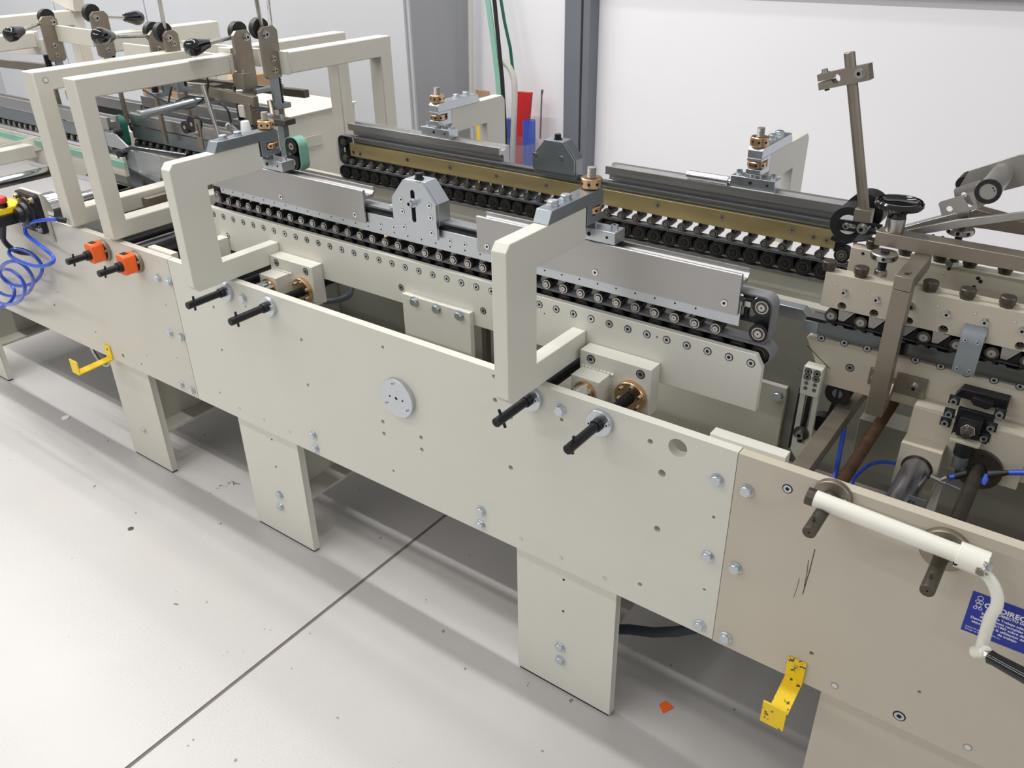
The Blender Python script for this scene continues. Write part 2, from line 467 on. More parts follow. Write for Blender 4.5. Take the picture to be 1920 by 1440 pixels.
# right-hand (older) plate
rp = thing('side_plate', 'older warm-beige side plate with the blue label, behind the loose hand crank', 'machine panel', (0.2, 0.01, ZB))
m = MB('beige_right')
m.prism([(XJ1+.0006, ZB-.002), (.9, ZB-.002), (.9, ZT-.001), (XJ1+.0006, ZT-.001)], 'y', 0, 0.02, [H((-0.2149, 0, 0.4822), .0042), H((-0.0363, 0, 0.503), .003)])
part('plate', m, rp)
for p in ((-0.3744, 0, 0.7771), (-0.374, 0, 0.603), (-0.3723, 0, 0.4287)):
    hw('hex_bolt', p, rp)
hw('flush_screw', (-0.3075, -0.0002, 0.8079), rp, s=.95)
hw('flush_screw', (-0.0541, -0.0002, 0.4312), rp, s=1.15)
for p in ((-0.165, -0.0002, 0.4325), (0.0542, -0.0002, 0.4322)):
    hw('tiny_hole_ring', p, rp, name='plug', s=1.5)
m = MB('hole')
for a, b, w in (((-0.2454, 0, 0.7083), (-0.2502, 0, 0.605), .0007), ((-0.2607, 0, 0.6363), (-0.264, 0, 0.5899), .0004), ((-0.252, 0, 0.6816), (-0.2501, 0, 0.6224), .0005)):
    m.tube([(a[0], -.0002, a[2]), ((a[0]+b[0])/2+.0008, -.0002, (a[2]+b[2])/2), (b[0], -.0002, b[2])], w, 4)
part('scratch', m, rp)
m = MB('beige_right'); m.box(XJ1+.01, .89, .0202, .0405, .446, .460); part('shadow_flange', m, rp, .001)  # added flange again, shaping the floor shadow on the right
# splice block behind the joint, standing a little proud above the edge
m = MB('beige'); m.box(-.46, -.325, .0202, .045, .78, .8515)
solo('splice_block', m, 'small beige splice block behind the plate joint, next to the large round hole', 'block', bevel=.001)

# blue safety label on the right plate
lb = thing('safety_label', 'dark blue label with white Spanish text stuck on the older plate', 'label', (.05, -.0005, .665))
LX0, LX1, LZ0, LZ1 = -.0095, .118, .664, .7435
m = MB('label_blue'); m.box(LX0, LX1, -.0006, 0, LZ0, LZ1)
part('backing', m, lb)
def text(s, x, z, size, parent, y=-.0008, key='label_white', bold=0.0, align='LEFT', name='lettering', rot=(PI/2, 0, 0)):
    c = bpy.data.curves.new(name, 'FONT'); c.body = s; c.size = size; c.align_x = align; c.extrude = 0.0001; c.offset = bold
    t = bpy.data.objects.new(name, c); COL.objects.link(t)
    dg = bpy.context.evaluated_depsgraph_get()
    me = bpy.data.meshes.new_from_object(t.evaluated_get(dg))
    bpy.data.objects.remove(t)
    o = bpy.data.objects.new(name, me); COL.objects.link(o); o.parent = parent
    me.materials.clear(); me.materials.append(MATS[key])
    o.location = Vector((x, y, z)) - ORG[parent.name]; o.rotation_euler = rot
    ORG[o.name] = Vector((x, y, z))
    return o
m = MB('label_white')
for x, z, r in ((.006, .735, .0042), (.0035, .7275, .003), (.009, .7275, .003), (.0065, .721, .0038), (.003, .715, .0028), (.010, .7155, .0028)):
    m.prism(ring(LX0+.006+x, z, r, 18), 'y', -.0009, -.0006, [ring(LX0+.006+x, z, r-.0008, 14)])
part('emblem', m, lb)
text('OR DIRECTO', .010, .7215, .0125, lb, bold=.0004)
text('DIRECTO DE INSPECCION', .031, .7150, .0064, lb, bold=.0002)
for k, s_ in enumerate(('Equipo de Trabajo adecuado a las', 'disposiciones recogidas en el Real', 'Decreto 1215/1997 sobre disposiciones de', 'seguridad en la utilizacion de los equipos', 'de trabajo.')):
    text(s_, .052, .7065-.0068*k, .0062, lb, bold=.00012, align='CENTER')
text('DIRECTO DE INSPECCION, S.L.', -.005, .6735, .0036, lb)
text('Santiago de Compostela', -.005, .6690, .0036, lb)

# left-hand (older) plate
lp = thing('side_plate', 'older beige side plate on the left, carrying the two orange dials', 'machine panel', (-3, 0.01, ZB))
m = MB('beige_old')
m.prism([(-3.9, ZB), (XJ0-.0012, ZB), (XJ0-.0012, ZT), (-3.9, ZT)], 'y', 0, 0.02,
    [H((-2.4188, 0, 0.4373), .0075), H((-2.3173, 0, 0.4371), .0042), H((-2.2706, 0, 0.4827), .0026), H((-2.1008, 0, 0.5227), .0026), H((-2.5566, 0, 0.4837), .0042),
     H((-2.7938, 0, 0.5198), .0052), H((-2.7416, 0, 0.5789), .0034), H((-2.7942, 0, 0.6284), .0038), H((-2.0949, 0, 0.6944), .0026), H((-2.964, 0, 0.5197), .004)])
part('plate', m, lp)
for p in ((-2.0988, 0, 0.7762), (-2.0475, 0, 0.776), (-2.104, 0, 0.6054), (-2.1102, 0, 0.4315)):
    hw('hex_bolt', p, lp, s=.95)
m = MB('beige_old'); m.box(-3.89, XJ0-.01, .0202, .0405, .446, .460); part('shadow_flange', m, lp, .001)  # added flange again, shaping the floor shadow on the left
m = MB('beige_old'); m.box(-2.155, XJ0-.01, .0202, .042, .79, .8505)
solo('splice_block', m, 'small old-beige splice block behind the plate joint beside the orange dials', 'block', bevel=.001)

# ============================================================ legs
def leg_plate(x0, x1, label, key, bolts, tiny, back=True):
    t = thing('machine_leg', label, 'machine leg', ((x0+x1)/2, .03, 0), 'wide plate legs under the machine')
    m = MB(key); m.box(x0, x1, .0205, .0425, .006, .44)
    part('leg_plate', m, t, .001)
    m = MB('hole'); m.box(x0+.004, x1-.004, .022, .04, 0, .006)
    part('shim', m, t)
    if back:
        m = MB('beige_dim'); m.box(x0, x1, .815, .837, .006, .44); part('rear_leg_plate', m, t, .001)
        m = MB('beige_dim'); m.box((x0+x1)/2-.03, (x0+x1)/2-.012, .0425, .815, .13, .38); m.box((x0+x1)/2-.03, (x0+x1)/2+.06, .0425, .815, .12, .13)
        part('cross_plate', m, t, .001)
    for b in bolts: hw('hex_bolt', b, t)
    for b in tiny: hw('tiny_hole', b, t, name='hole', s=1.3)
    return t
leg_plate(-.885, -.623, 'pale beige plate leg nearest the orange scrap, two bolts low on it', 'beige', [(-0.7622, 0.0205, 0.1459), (-0.7608, 0.0205, 0.1044)], [(-0.7562, 0.0204, 0.3559), (-0.756, 0.0204, 0.2614)])
leg_plate(-1.887, -1.632, 'pale beige plate leg with two bolts, left of the floor joint', 'beige', [(-1.7497, 0.0205, 0.1641), (-1.7566, 0.0205, 0.1178)], [(-1.7415, 0.0204, 0.3604), (-1.7452, 0.0204, 0.2654)])
t = leg_plate(-2.563, -2.338, 'older beige plate leg with a single bolt, beside the long yellow hook', 'beige_old', [], [])
hw('hex_bolt_small', (-2.4532, 0.0205, 0.1342), t)
leg_plate(-.188, .12, 'older plate leg at the lower right under the blue label', 'beige_right', [], [])
leg_plate(-3.74, -3.47, 'older plate leg cut by the left edge of the picture', 'beige_old', [], [])

# far side plate of the machine
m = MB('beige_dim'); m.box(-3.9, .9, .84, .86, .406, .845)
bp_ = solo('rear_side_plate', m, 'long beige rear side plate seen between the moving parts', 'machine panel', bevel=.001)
# cross stiffener plates inside the frame
for x, lab in ((-1.95, 'inner cross plate under the left end of the new conveyor'),):
    m = MB('inner_grey'); m.box(x-.01, x+.01, .05, .835, .41, .70)
    solo('cross_plate', m, lab, 'machine panel', bevel=.001)


m = MB('inner_grey'); m.box(-1.93, -.58, .225, .835, .452, .46)  # tray added to keep overhead light off the floor beneath
solo('shade_tray', m, 'flat grey tray added under the new conveyors to shade the floor', 'tray')
m = MB('inner_shade'); m.box(-3.88, -1.97, .17, .835, .452, .46)  # tray added to hide the bright floor, coloured dark as if shaded
solo('shade_tray', m, 'flat dark tray added at the left to shade the frame bottom', 'tray')
m = MB('inner_grey'); m.box(-.545, .85, .05, .81, .452, .46)  # tray added so the polished strip reflects a dark bottom
solo('shade_tray', m, 'flat grey tray added under the older section to darken the frame bottom', 'tray')
m = MB('inner_grey'); m.box(-1.93, -1.30, .50, .51, .46, .80); m.box(-1.62, -1.605, .49, .50, .46, .80)
solo('inner_cover', m, 'dark grey inner cover sheet behind the near beam, with a raised seam', 'cover')
m = MB('inner_grey'); m.box(-1.10, -.08, .605, .615, .46, .834)
solo('inner_cover', m, 'wide grey inner cover sheet seen past the chamfered beam end', 'cover')
m = MB('inner_shade'); m.box(-3.40, -2.06, .60, .61, .4601, .86)  # added backing sheet, its dark colour stands in for shaded clutter
solo('inner_cover', m, 'dark sheet added low behind the left tube frames to stand in for shade', 'cover')
# ============================================================ near lower conveyor (beam, belt, pulleys)
PITCH_R = .0419
YB = .155
lc = thing('lower_conveyor', 'long pale beige conveyor beam with a row of sunk screws, nearest the camera', 'conveyor', (-1.2, .16, .84))
BX0, BX1 = -2.045, -.430
m = MB('beige')
m.prism([(BX0, .838), (BX1, .838), (BX1, .929), (BX1-.014, .952), (BX0+.01, .952), (BX0, .942)], 'y', YB, YB+.014)
beam = part('beam', m, lc, .001)
for i in range(38):
    hw('flush_screw', (-2.012+i*.04219, YB-.0003, .9335), beam, s=.88)
for p in ((-1.9662, 0.1548, 0.8797), (-1.3137, 0.1548, 0.8782), (-1.0664, 0.1548, 0.8802)):
    hw('flush_screw', p, beam, s=.9)
for p in ((-0.9019, 0.1548, 0.916), (-0.64, 0.1548, 0.9338)):
    hw('tiny_hole', p, beam, name='pin_hole', s=.7)
def stadium(x0, x1, z0, z1, r, n=10):
    q = []
    for cx, a0 in ((x1-r, -90), (x0+r, 90)):
        if abs((z1-z0) - 2*r) < 1e-6:
            for k in range(n*2+1): a = math.radians(a0 + 180*k/(n*2)); q.append((cx+r*math.cos(a), z0+r+r*math.sin(a)))
        else:
            s_ = 1 if a0 < 0 else -1
            cz0, cz1 = (z0+r, z1-r) if s_ > 0 else (z1-r, z0+r)
            for k in range(n+1): a = math.radians(a0 + 90*k/n); q.append((cx+r*math.cos(a), cz0+r*math.sin(a)))
            for k in range(n+1): a = math.radians(a0 + 90 + 90*k/n); q.append((cx+r*math.cos(a), cz1+r*math.sin(a)))
    # subdivide the straight runs so the solid stays well shaped
    return q
m = MB('belt_light'); m.ribbon(stadium(-2.03, -.424, .927, .963, .018), YB+.018, YB+.05, .0028)
belt = part('belt', m, lc)
m = MB('belt_light')
m.ribbon(stadium(-2.0295, -.4245, .9275, .9625, .0175), YB+.0165, YB+.018, .0012)
part('belt_edge', m, lc)
m = MB('oxide'); m.box(-2.01, -.45, YB+.034, YB+.046, .929, .960)
part('inner_rail', m, lc)
for i in range(38):
    hw('dark_roller', (-2.006+i*.04219, YB+.02, .9455), lc, name='pulley', s=.9)
def carriage_block(dx, which):
    m = MB('beige'); m.box(-.789+dx, -.628+dx, .117, .1545, .775, .881)
    b = thing('slide_bracket', which, 'bracket', (-.71+dx, .13, .775), 'slide brackets holding the near conveyor')
    part('bracket_plate', m, b, .0014)
    for x in (-.763, -.6507): hw('flush_screw', (x+dx, .1168, .8655), b, s=1.05)
    m = MB('beige')
    m.prism([(-.781+dx, .77), (-.717+dx, .77), (-.717+dx, .8455), (-.781+dx, .8455)], 'y', .072, .1165, [ring(-.747+dx, .816, .0246, 30)])
    part('rod_holder', m, b)
    # weld bead along the joint
    m = MB('beige')
    for k in range(9): m.lathe((-.785+dx+.0085*k, .1165, .8462), (1, 0, 0), [(0, 0), (.003, .001), (.0036, .004), (.003, .008), (0, .009)], 8)
    for k in range(7): m.lathe((-.7165+dx, .1165, .838-.0085*k), (0, 0, -1), [(0, 0), (.003, .001), (.0036, .004), (.003, .008), (0, .009)], 8)
    part('weld_bead', m, b)
    m = MB('bronze'); m.cyl((-.747+dx, .0665, .816), (-.747+dx, .110, .816), .0245, 30, inner=.0208)
    part('rod_bushing', m, b)
    m = MB('bronze')
    m.lathe((-.667+dx, .1165, .812), (0, -1, 0), [(.034, 0), (.034, .010), (.0325, .0115), (.014, .0115)], 36)
    nut = part('spindle_nut', m, b, label='round bronze nut flange with small screws')
    for a in (20, 80, 140, 200, 260, 320):
        hw('cap_screw', (-.667+dx+.025*math.cos(math.radians(a)), .105, .812+.025*math.sin(math.radians(a))), nut, s=.72)
    return b
carriage_block(0, 'beige slide bracket with bronze nut beside the right support frame')
carriage_block(-.957, 'beige slide bracket with bronze nut beside the left support frame')

# guide rods and threaded spindles running across the machine
def rod(x, z, y0, y1, r, key, name, label, cat, group=None):
    m = MB(key); m.cyl((x, y0, z), (x, y1, z), r, 32)
    return solo(name, m, label, cat, group or 'guide rods across the machine')
rod(-.747, .816, .022, .84, .0205, 'polished', 'guide_rod', 'shiny chrome guide rod under the right support frame', 'rod')
rod(-1.704, .816, .022, .84, .0205, 'polished', 'guide_rod', 'shiny chrome guide rod under the left support frame', 'rod')
def spindle(x, z, y0, y1, r, key, label, ystub=-.10, flange='zinc', pin=True, fr=.0275, sr=.0095, pitch=.0045, group=None):
    t = thing('spindle', label, 'threaded spindle', (x, 0, z), group or 'threaded spindles across the machine')
    pitch = max(pitch, .0048); prof = []; y = y0; n = int((y1-y0)/pitch)
    for k in range(n):
        prof += [(r*.80, y), (r, y+pitch*.18), (r, y+pitch*.58), (r*.80, y+pitch*.76)]; y += pitch
    m = MB([key, 'hole']); m.lathe((x, 0, z), (0, 1, 0), prof, 16)
    for k in range(len(m.mi)):          # groove floors coloured dark so the threads read as shaded
        if (k//16) % 4 == 3: m.mi[k] = 1
    part('threaded_rod', m, t)
    m = MB(flange); m.lathe((x, 0, z), (0, -1, 0), [(fr, 0), (fr, .0095), (fr*.96, .011), (sr*1.3, .011), (sr*1.3, .0105)], 36)
    f = part('flange', m, t)
    for a in (12, 192): hw('small_screw', (x+fr*.72*math.cos(math.radians(a)), -.0108, z+fr*.72*math.sin(math.radians(a))), f, s=1.05)
    m = MB('oxide' if key == 'oxide' else 'darksteel')
    m.lathe((x, 0, z), (0, -1, 0), [(sr*1.32, -.0), (sr*1.32, .022), (sr*1.25, .0235), (sr, .0235), (sr, -ystub-.001), (sr*.9, -ystub), (sr*.15, -ystub), (sr*.12, -ystub-.002), (0, -ystub-.002)], 24)
    part('crank_stub', m, t)
    if pin:
        m = MB('oxide' if key == 'oxide' else 'darksteel'); c = (x, ystub+.02, z); a = random.uniform(70, 120)
        dv = Vector((math.cos(math.radians(a)), 0, math.sin(math.radians(a))))*.019
        m.cyl(tuple(Vector(c)-dv), tuple(Vector(c)+dv), .0030, 10); part('drive_pin', m, t)
    return t
spindle(-.667, .812, .022, .84, .0118, 'oxide', 'black threaded spindle with stub between the chrome rod and the large round hole', -.118)
spindle(-.827, .812, .022, .84, .0118, 'oxide', 'black threaded spindle with stub below the right support frame', -.118)
spindle(-1.619, .812, .022, .84, .0118, 'oxide', 'black threaded spindle with stub, right of the chrome rod by the left support frame', -.118)
spindle(-1.787, .812, .022, .84, .0118, 'oxide', 'black threaded spindle with stub below the left support frame', -.118)

# plate hanging from the near beam with three hex bolts
hp = thing('hanger_plate', 'beige hanger plate with three hex bolts under the near beam', 'bracket', (-1.2, .15, .6))
m = MB('beige'); m.box(-1.298, -1.094, .140, .1548, .50, .8725); part('plate', m, hp, .001)
for p in ((-1.2577, 0.1398, 0.8616), (-1.1897, 0.1398, 0.8611), (-1.1225, 0.1398, 0.861)): hw('hex_bolt', p, hp, s=.95)
hp2 = thing('hanger_plate', 'beige hanger plate with one hex bolt showing past the chamfered beam end', 'bracket', (-.6, .68, .6))
a_ = (-0.5039, 0.588, 0.6602); b_ = (-0.521, 0.5878, 0.6357)
m = MB('beige_dim'); m.box(-.86, a_[0], .588, .6035, .4605, a_[2]); part('plate', m, hp2, .001)
hw('hex_bolt', b_, hp2, s=1.1)
# small mounting block with screws at the left end of the beam
eb = thing('end_block', 'narrow beige block with three dark screws behind the left support frame', 'block', (-1.97, .13, .84))
p0 = (-1.9865, 0.125, 0.8767); p1 = (-1.9826, 0.125, 0.7943)
m = MB('beige'); m.box(p0[0]-.012, p0[0]+.022, .115, .1545, p1[2]-.01, p0[2]); part('block', m, eb, .001)
for k, (dz, s_) in enumerate(((.014, .9), (.036, .9), (.054, .5))): hw('flush_screw', (p0[0]+.004, .1148, p0[2]-dz), eb, s=s_)
# hose hanging in the frame behind the left bracket
m = MB('grey_hose'); m.tube([(-1.7574, 0.25, 0.731), (-1.7306, 0.27, 0.6977), (-1.6731, 0.3, 0.714), (-1.6734, 0.32, 0.7345), (-1.6973, 0.34, 0.7546)], .0085, 12, 6)
solo('grey_hose', m, 'dark grey hose looping under the near beam by the left bronze nut', 'hose')

bx_ = (-1.3114, 0.45, 0.6802); bz_ = (-1.2946, 0.45, 0.5362)
m = MB('darksteel'); m.box(bx_[0], bz_[0], .45, .47, .461, bx_[2]+.06)
solo('strut', m, 'dark upright strut seen just left of the right support frame post', 'bar', bevel=.001)
sc = MB('joint'); c_ = (-2.1467, 0.0172, 0); e_ = (-2.1085, 0.1052, 0); random.seed(3)
for k in range(46):
    f = random.random(); px_ = c_[0]+(e_[0]-c_[0])*f+random.uniform(-.012, .012); py_ = c_[1]+(e_[1]-c_[1])*f+.03*math.sin(f*3)+random.uniform(-.006, .006)
    sc.cyl((px_, py_, .0001), (px_, py_, .0006), random.uniform(.0008, .0026), 6)
solo('scuff_marks', sc, 'arc of small dark scuff specks on the floor between the left legs', 'stain', kind='stuff')

# ============================================================ support frames (C-shaped) with clamps
def c_profile(far=False):
    if not far:
        return [(-.113, .868), (-.101, .853), (.1545, .853), (.1545, .905), (-.022, .905), (-.022, 1.098), (.142, 1.098), (.142, 1.166), (-.101, 1.166), (-.113, 1.152)]
    return None
def support_frame(x0, x1, label, mirror=False):
    pr = c_profile()
    if mirror: pr = [(.850-y, z) for y, z in pr]
    m = MB('beige'); m.prism(pr, 'x', x0, x1)
    return solo('support_frame', m, label, 'machine frame', 'C-shaped support frames of the conveyor', bevel=.0015)
FR = [(-.831, -.799, 'beige C-shaped support frame in front, right of the hump housing', False),
      (-1.780, -1.747, 'beige C-shaped support frame in front at the left end of the new conveyor', False),
      (-1.632, -1.600, 'beige support frame at the back, before the grey cabinet', True),
      (-.690, -.658, 'beige support frame at the back, against the white wall', True)]
for a in FR: support_frame(*a)

def clamp(xc, label, mirror=False, gx=0.0):
    """zinc arm bolted on the support frame, bronze ring nuts, stud and foot on the rail"""
    S = (lambda y: .850-y) if mirror else (lambda y: y)
    sd = -1 if mirror else 1
    w = .017
    t = thing('height_clamp', label, 'clamp', (xc, S(.1), 1.1), 'zinc clamps on the support frames')
    def P(pts): return [(S(y), z) for y, z in pts]
    m = MB('zinc_dark' if not mirror else 'zinc')
    m.prism(P([(.012, 1.1665), (.024, 1.190), (.196, 1.190), (.203, 1.184), (.203, 1.1665)]), 'x', xc-w, xc+w)
    arm = part('arm', m, t, .001)
    m = MB('zinc_dark' if not mirror else 'zinc')
    m.prism(P([(.146, 1.1665), (.203, 1.1665), (.203, 1.159), (.163, 1.159), (.163, 1.142), (.203, 1.142), (.203, 1.131), (.200, 1.128), (.146, 1.128)]), 'x', xc-w, xc+w)
    part('clamp_block', m, t, .001)
    for y in (.055, .098): hw('hex_bolt', (xc-.002, S(y), 1.190), arm, axis=(0, 0, 1), s=.95)
    yr = S(.184)
    def collar(z0, z1, r):
        m = MB('bronze'); m.lathe((xc, yr, 0), (0, 0, 1), [(.0089, z0), (r-.0015, z0), (r, z0+.0015), (r, z1-.0015), (r-.0015, z1), (.0089, z1)], 32)
        c = part('ring_nut', m, t, label='bronze ring nut with drilled holes')
        for k in range(8):
            a = 2*PI*k/8+.3
            o = hw('tiny_hole', (xc+(r)*math.cos(a), yr+(r)*math.sin(a), (z0+z1)/2), c, axis=(math.cos(a), math.sin(a), 0), name='hole', s=1.25)
    collar(1.1915, 1.211, .0205); collar(1.1435, 1.1575, .0205)
    m = MB('grey_steel'); pr = []; z = 1.10
    pr = [(.0055, 1.10)]
    pr += [(.0055, 1.128), (.0088, 1.129)]
    z = 1.129
    while z < 1.228: pr += [(.0088, z), (.0076, z+.0012), (.0088, z+.0024)]; z += .0026
    pr += [(.0072, 1.2305), (0, 1.2305)]
    m.lathe((xc, yr, 0), (0, 0, 1), pr, 16); part('stud', m, t)
    for dx in (-.009, .012):
        m = MB('steel'); m.cyl((xc+dx, yr, 1.10), (xc+dx, yr, 1.129), .0035, 10); part('guide_pin', m, t)
    # foot block sitting on the guard rail
    m = MB('zinc'); y0, y1 = sorted((S(.1585), S(.1975)))
    m.prism([(y0, 1.097), (y1, 1.097), (y1, 1.1225), (y1-.003, 1.1225), (y1-.003, 1.1165), (y0, 1.1165)] if False else [(y0, 1.0965), (y1, 1.0965), (y1, 1.1205), (y0, 1.1205)], 'x', xc-.052+gx, xc+.052+gx)
    ft = part('foot', m, t, .0008)
    for dx in (-.04, .04): hw('cap_screw', (xc+dx+gx, (y0+y1)/2, 1.1205), ft, axis=(0, 0, 1), s=1.15)
    hw('tiny_hole', (xc+gx-.005, y0-.0001, 1.109), ft, name='hole', s=1.8)
    hw('tiny_hole', (xc+gx+.035, y0-.0001, 1.109), ft, name='hole', s=1.2)
    return t
clamp(-.815, 'zinc clamp with bronze ring nuts on the front right support frame', gx=.018)
clamp(-1.762, 'zinc clamp with bronze ring nuts on the front left support frame', gx=.018)
clamp(-1.614, 'zinc clamp with bronze ring nuts on the back frame before the cabinet', True, gx=-.004)
clamp(-.674, 'zinc clamp with bronze ring nuts on the back frame against the white wall', True)

# ============================================================ upper conveyors
def guard_rail(x0, x1, label, mirror=False, notch=False):
    """aluminium extrusion: tall face towards the operator, channel along the top"""
    S = (lambda y: .850-y) if mirror else (lambda y: y)
    t = thing('guard_rail', label, 'rail', ((x0+x1)/2, S(.17), 1.02), 'aluminium rails of the new conveyors')
    if not mirror:
        pr = [(.1565, 1.017), (.1605, 1.017), (.1605, 1.072), (.186, 1.072), (.1955, 1.082), (.1955, 1.095), (.190, 1.095), (.190, 1.0915), (.1925, 1.0915), (.1925, 1.087), (.187, 1.080), (.168, 1.080), (.164, 1.087), (.164, 1.0935), (.162, 1.0955), (.158, 1.0955), (.1565, 1.094)]
        m = MB('aluminium'); m.prism(pr, 'x', x0, x1); part('profile', m, t)
    else:
        pr = [(.1945, 1.082), (.1945, 1.0955), (.1915, 1.097), (.187, 1.094), (.187, 1.086), (.183, 1.080), (.168, 1.080), (.164, 1.087), (.164, 1.095), (.158, 1.0955), (.1565, 1.094), (.1565, 1.040), (.1605, 1.040), (.1605, 1.054), (.176, 1.054), (.176, 1.060), (.1605, 1.062), (.1605, 1.072), (.172, 1.072), (.178, 1.062), (.182, 1.062), (.182, 1.076)]
        pr = [(.205, 1.0765), (.205, 1.0955), (.200, 1.0965), (.196, 1.093), (.194, 1.086), (.175, 1.086), (.173, 1.096), (.160, 1.096), (.160, 1.046), (.190, 1.046), (.190, 1.054), (.184, 1.058), (.184, 1.070), (.190, 1.0765)]
        pr = [(S(y), z) for y, z in pr]
        m = MB('aluminium'); m.prism(pr, 'x', x0, x1); part('profile', m, t)
    return t
g1 = guard_rail(-1.993, -1.413, 'brushed aluminium guard rail left of the front hump housing')
for p in ((-1.9774, 0.1563, 1.0304), (-1.7113, 0.1563, 1.0317), (-1.4465, 0.1563, 1.0323)): hw('flush_screw_light', p, g1, s=.9)
g2 = guard_rail(-1.078, -.4885, 'brushed aluminium guard rail behind the front right support frame')
for p in ((-1.0513, 0.1563, 1.0328), (-0.7842, 0.1563, 1.0338), (-0.5151, 0.1563, 1.0352)): hw('flush_screw_light', p, g2, s=.9)
guard_rail(-1.965, -1.385, 'aluminium rail over the brass bar, at its left end', True)
guard_rail(-1.052, -.40, 'aluminium rail over the brass bar, running to the right end', True)

# near upper conveyor: zinc plate, belt, bearing rollers
uc = thing('upper_conveyor', 'near upper conveyor with bluish zinc plate and a row of bearing rollers', 'conveyor', (-1.2, .17, 1.0))
m = MB('zinc')
m.prism([(-1.972, .998), (-.4855, .9945), (-.4855, 1.0425), (-1.985, 1.0425), (-1.985, 1.020), (-1.972, 1.020)], 'y', .163, .168)
zp = part('zinc_plate', m, uc, .0006)
for i in range(34):
    x = -1.96+i*.0421
    hw('tiny_hole', (x, .1629, 1.0085), zp, name='pin_hole', s=.8)
    hw('flush_screw_light', (x, .1629, 1.0215), zp, name='screw', s=.72)
m = MB('belt_light')
BU = stadium(-2.012, -.4330, .9685, 1.0555, .018)
m.ribbon(BU, .1715, .2035, .0025)
part('belt', m, uc)
m = MB('rubber'); m.ribbon(stadium(-2.0115, -.4335, .969, 1.055, .0175), .1698, .1715, .0014); part('belt_edge', m, uc)
m = MB('oxide'); m.box(-1.95, -.50, .186, .194, 1.0, 1.04); m.box(-1.97, -.52, .1965, .2005, .982, 1.0); part('carrier_bar', m, uc)
m = MB('oxide'); m.box(-1.99, -.50, .1685, .186, 1.038, 1.0475); part('top_bar', m, uc)
for i in range(36):
    hw('roller', (-1.993+.0295*0+i*.0418+.0, .168, .9765), uc, name='roller')
for i in range(36):
    x = -1.993+i*.0418
    if i % 5 == 3 or i > 33:
        m = MB('zinc'); 
for x, z in ((-2.0, .9865), (-2.0, 1.038), (-.4505, .9865), (-.4505, 1.0375)):
    hw('big_roller', (x, .1705, z), uc, name='end_pulley', s=1.0 if x > -1 else .8)
# tensioner bracket and spring at the right end
m = MB('oxide')
m.prism([(-.492, .999), (-.46, .999), (-.445, .975), (-.436, .985), (-.436, 1.04), (-.452, 1.05), (-.462, 1.02), (-.47, 1.008), (-.492, 1.008)], 'y', .182, .192)
m.box(-.4895, -.470, .178, .196, 1.045, 1.053)
part('tensioner', m, uc, .0008)
m = MB('steel'); m.box(-.489, -.472, .174, .184, 1.030, 1.041); part('spring_stop', m, uc, .0008)
pts = [(-.4785+.0045*math.cos(k*.7), .176+.0045*math.sin(k*.7), 1.029-.00034*k*.7) for k in range(90)]
m = MB('oxide'); m.tube(pts, .0009, 6); part('spring', m, uc)
m = MB('oxide'); m.box(-1.995, -1.978, .176, .19, .99, 1.04); part('end_bracket', m, uc, .001)

# hump housing (cam slider) in the middle of the near conveyor
def hump(cx, y0, y1, label, key, slot, zb):
    t = thing('hump_housing', label, 'housing', (cx, (y0+y1)/2, zb))
    pr = [(cx-.060, zb), (cx-.065, zb+.006), (cx-.065, 1.099), (cx-.027, 1.144), (cx+.029, 1.144), (cx+.064, 1.101), (cx+.064, zb)]
    holes = []
    m = MB(key)
    if slot:
        def sl(z0, z1, r=.0062):
            return [(cx-.001+r*math.cos(a), z1+r*math.sin(a)) for a in [PI*k/8 for k in range(9)]] + [(cx-.001+r*math.cos(a), z0+r*math.sin(a)) for a in [PI+PI*k/8 for k in range(9)]]
        m.prism(pr, 'y', y0, y0+.007, [sl(1.058, 1.119)])
    else: m.prism(pr, 'y', y0, y0+.007)
    part('face_plate', m, t, 0 if slot else .0008)
    m = MB(key); m.prism([(cx-.0655, 1.052), (cx-.0655, 1.0995), (cx-.0275, 1.1445), (cx+.0295, 1.1445), (cx+.0645, 1.1015), (cx+.0645, 1.052)], 'y', y0+.0085, y1)
    part('body', m, t, .0008)
    m = MB('hole'); m.box(cx-.03, cx+.03, y0+.0071, y0+.0084, zb+.02, 1.125); part('recess', m, t)
    m = MB('oxide'); m.hexa((cx+.002, (y0+y1)/2-.002, 1.144), (cx+.002, (y0+y1)/2-.002, 1.1475), .019); m.cyl((cx+.002, (y0+y1)/2-.002, 1.1475), (cx+.002, (y0+y1)/2-.002, 1.158), .0085, 14)
    part('set_screw', m, t)
    if slot:
        m = MB('zinc'); m.cyl((cx, y0, 1.097), (cx, y0-.003, 1.097), .0105, 22); m.cyl((cx, y0-.003, 1.097), (cx, y0-.016, 1.097), .0075, 18, inner=.004)
        m.use('hole').cyl((cx, y0-.003, 1.097), (cx, y0-.011, 1.097), .0041, 6)
        part('clamp_screw', m, t)
    return t
h1 = hump(-1.2485, .1495, .197, 'bluish zinc hump-shaped housing with a slot, between the two front guard rails', 'zinc', True, 1.0215)
for p in ((-1.285, 0.1494, 1.0979), (-1.2018, 0.1494, 1.0976), (-1.2839, 0.1494, 1.0706), (-1.2009, 0.1494, 1.0708), (-1.2828, 0.1494, 1.0348), (-1.1999, 0.1494, 1.0363)): hw('flush_screw_light', p, h1, name='screw', s=.85)
h2 = hump(-1.195, .6235, .665, 'dark reflecting hump-shaped housing on the far conveyor, in front of the grey column', 'zinc_dark', False, 1.064)
for p in ((-1.2514, 0.6232, 1.1032), (-1.1704, 0.6232, 1.104)): hw('small_screw', p, h2, name='screw', s=1.1)
m = MB('zinc'); m.box(-1.35, -1.22, .174, .186, 1.0605, 1.0685); part('slide_bar', m, h1, .0006)
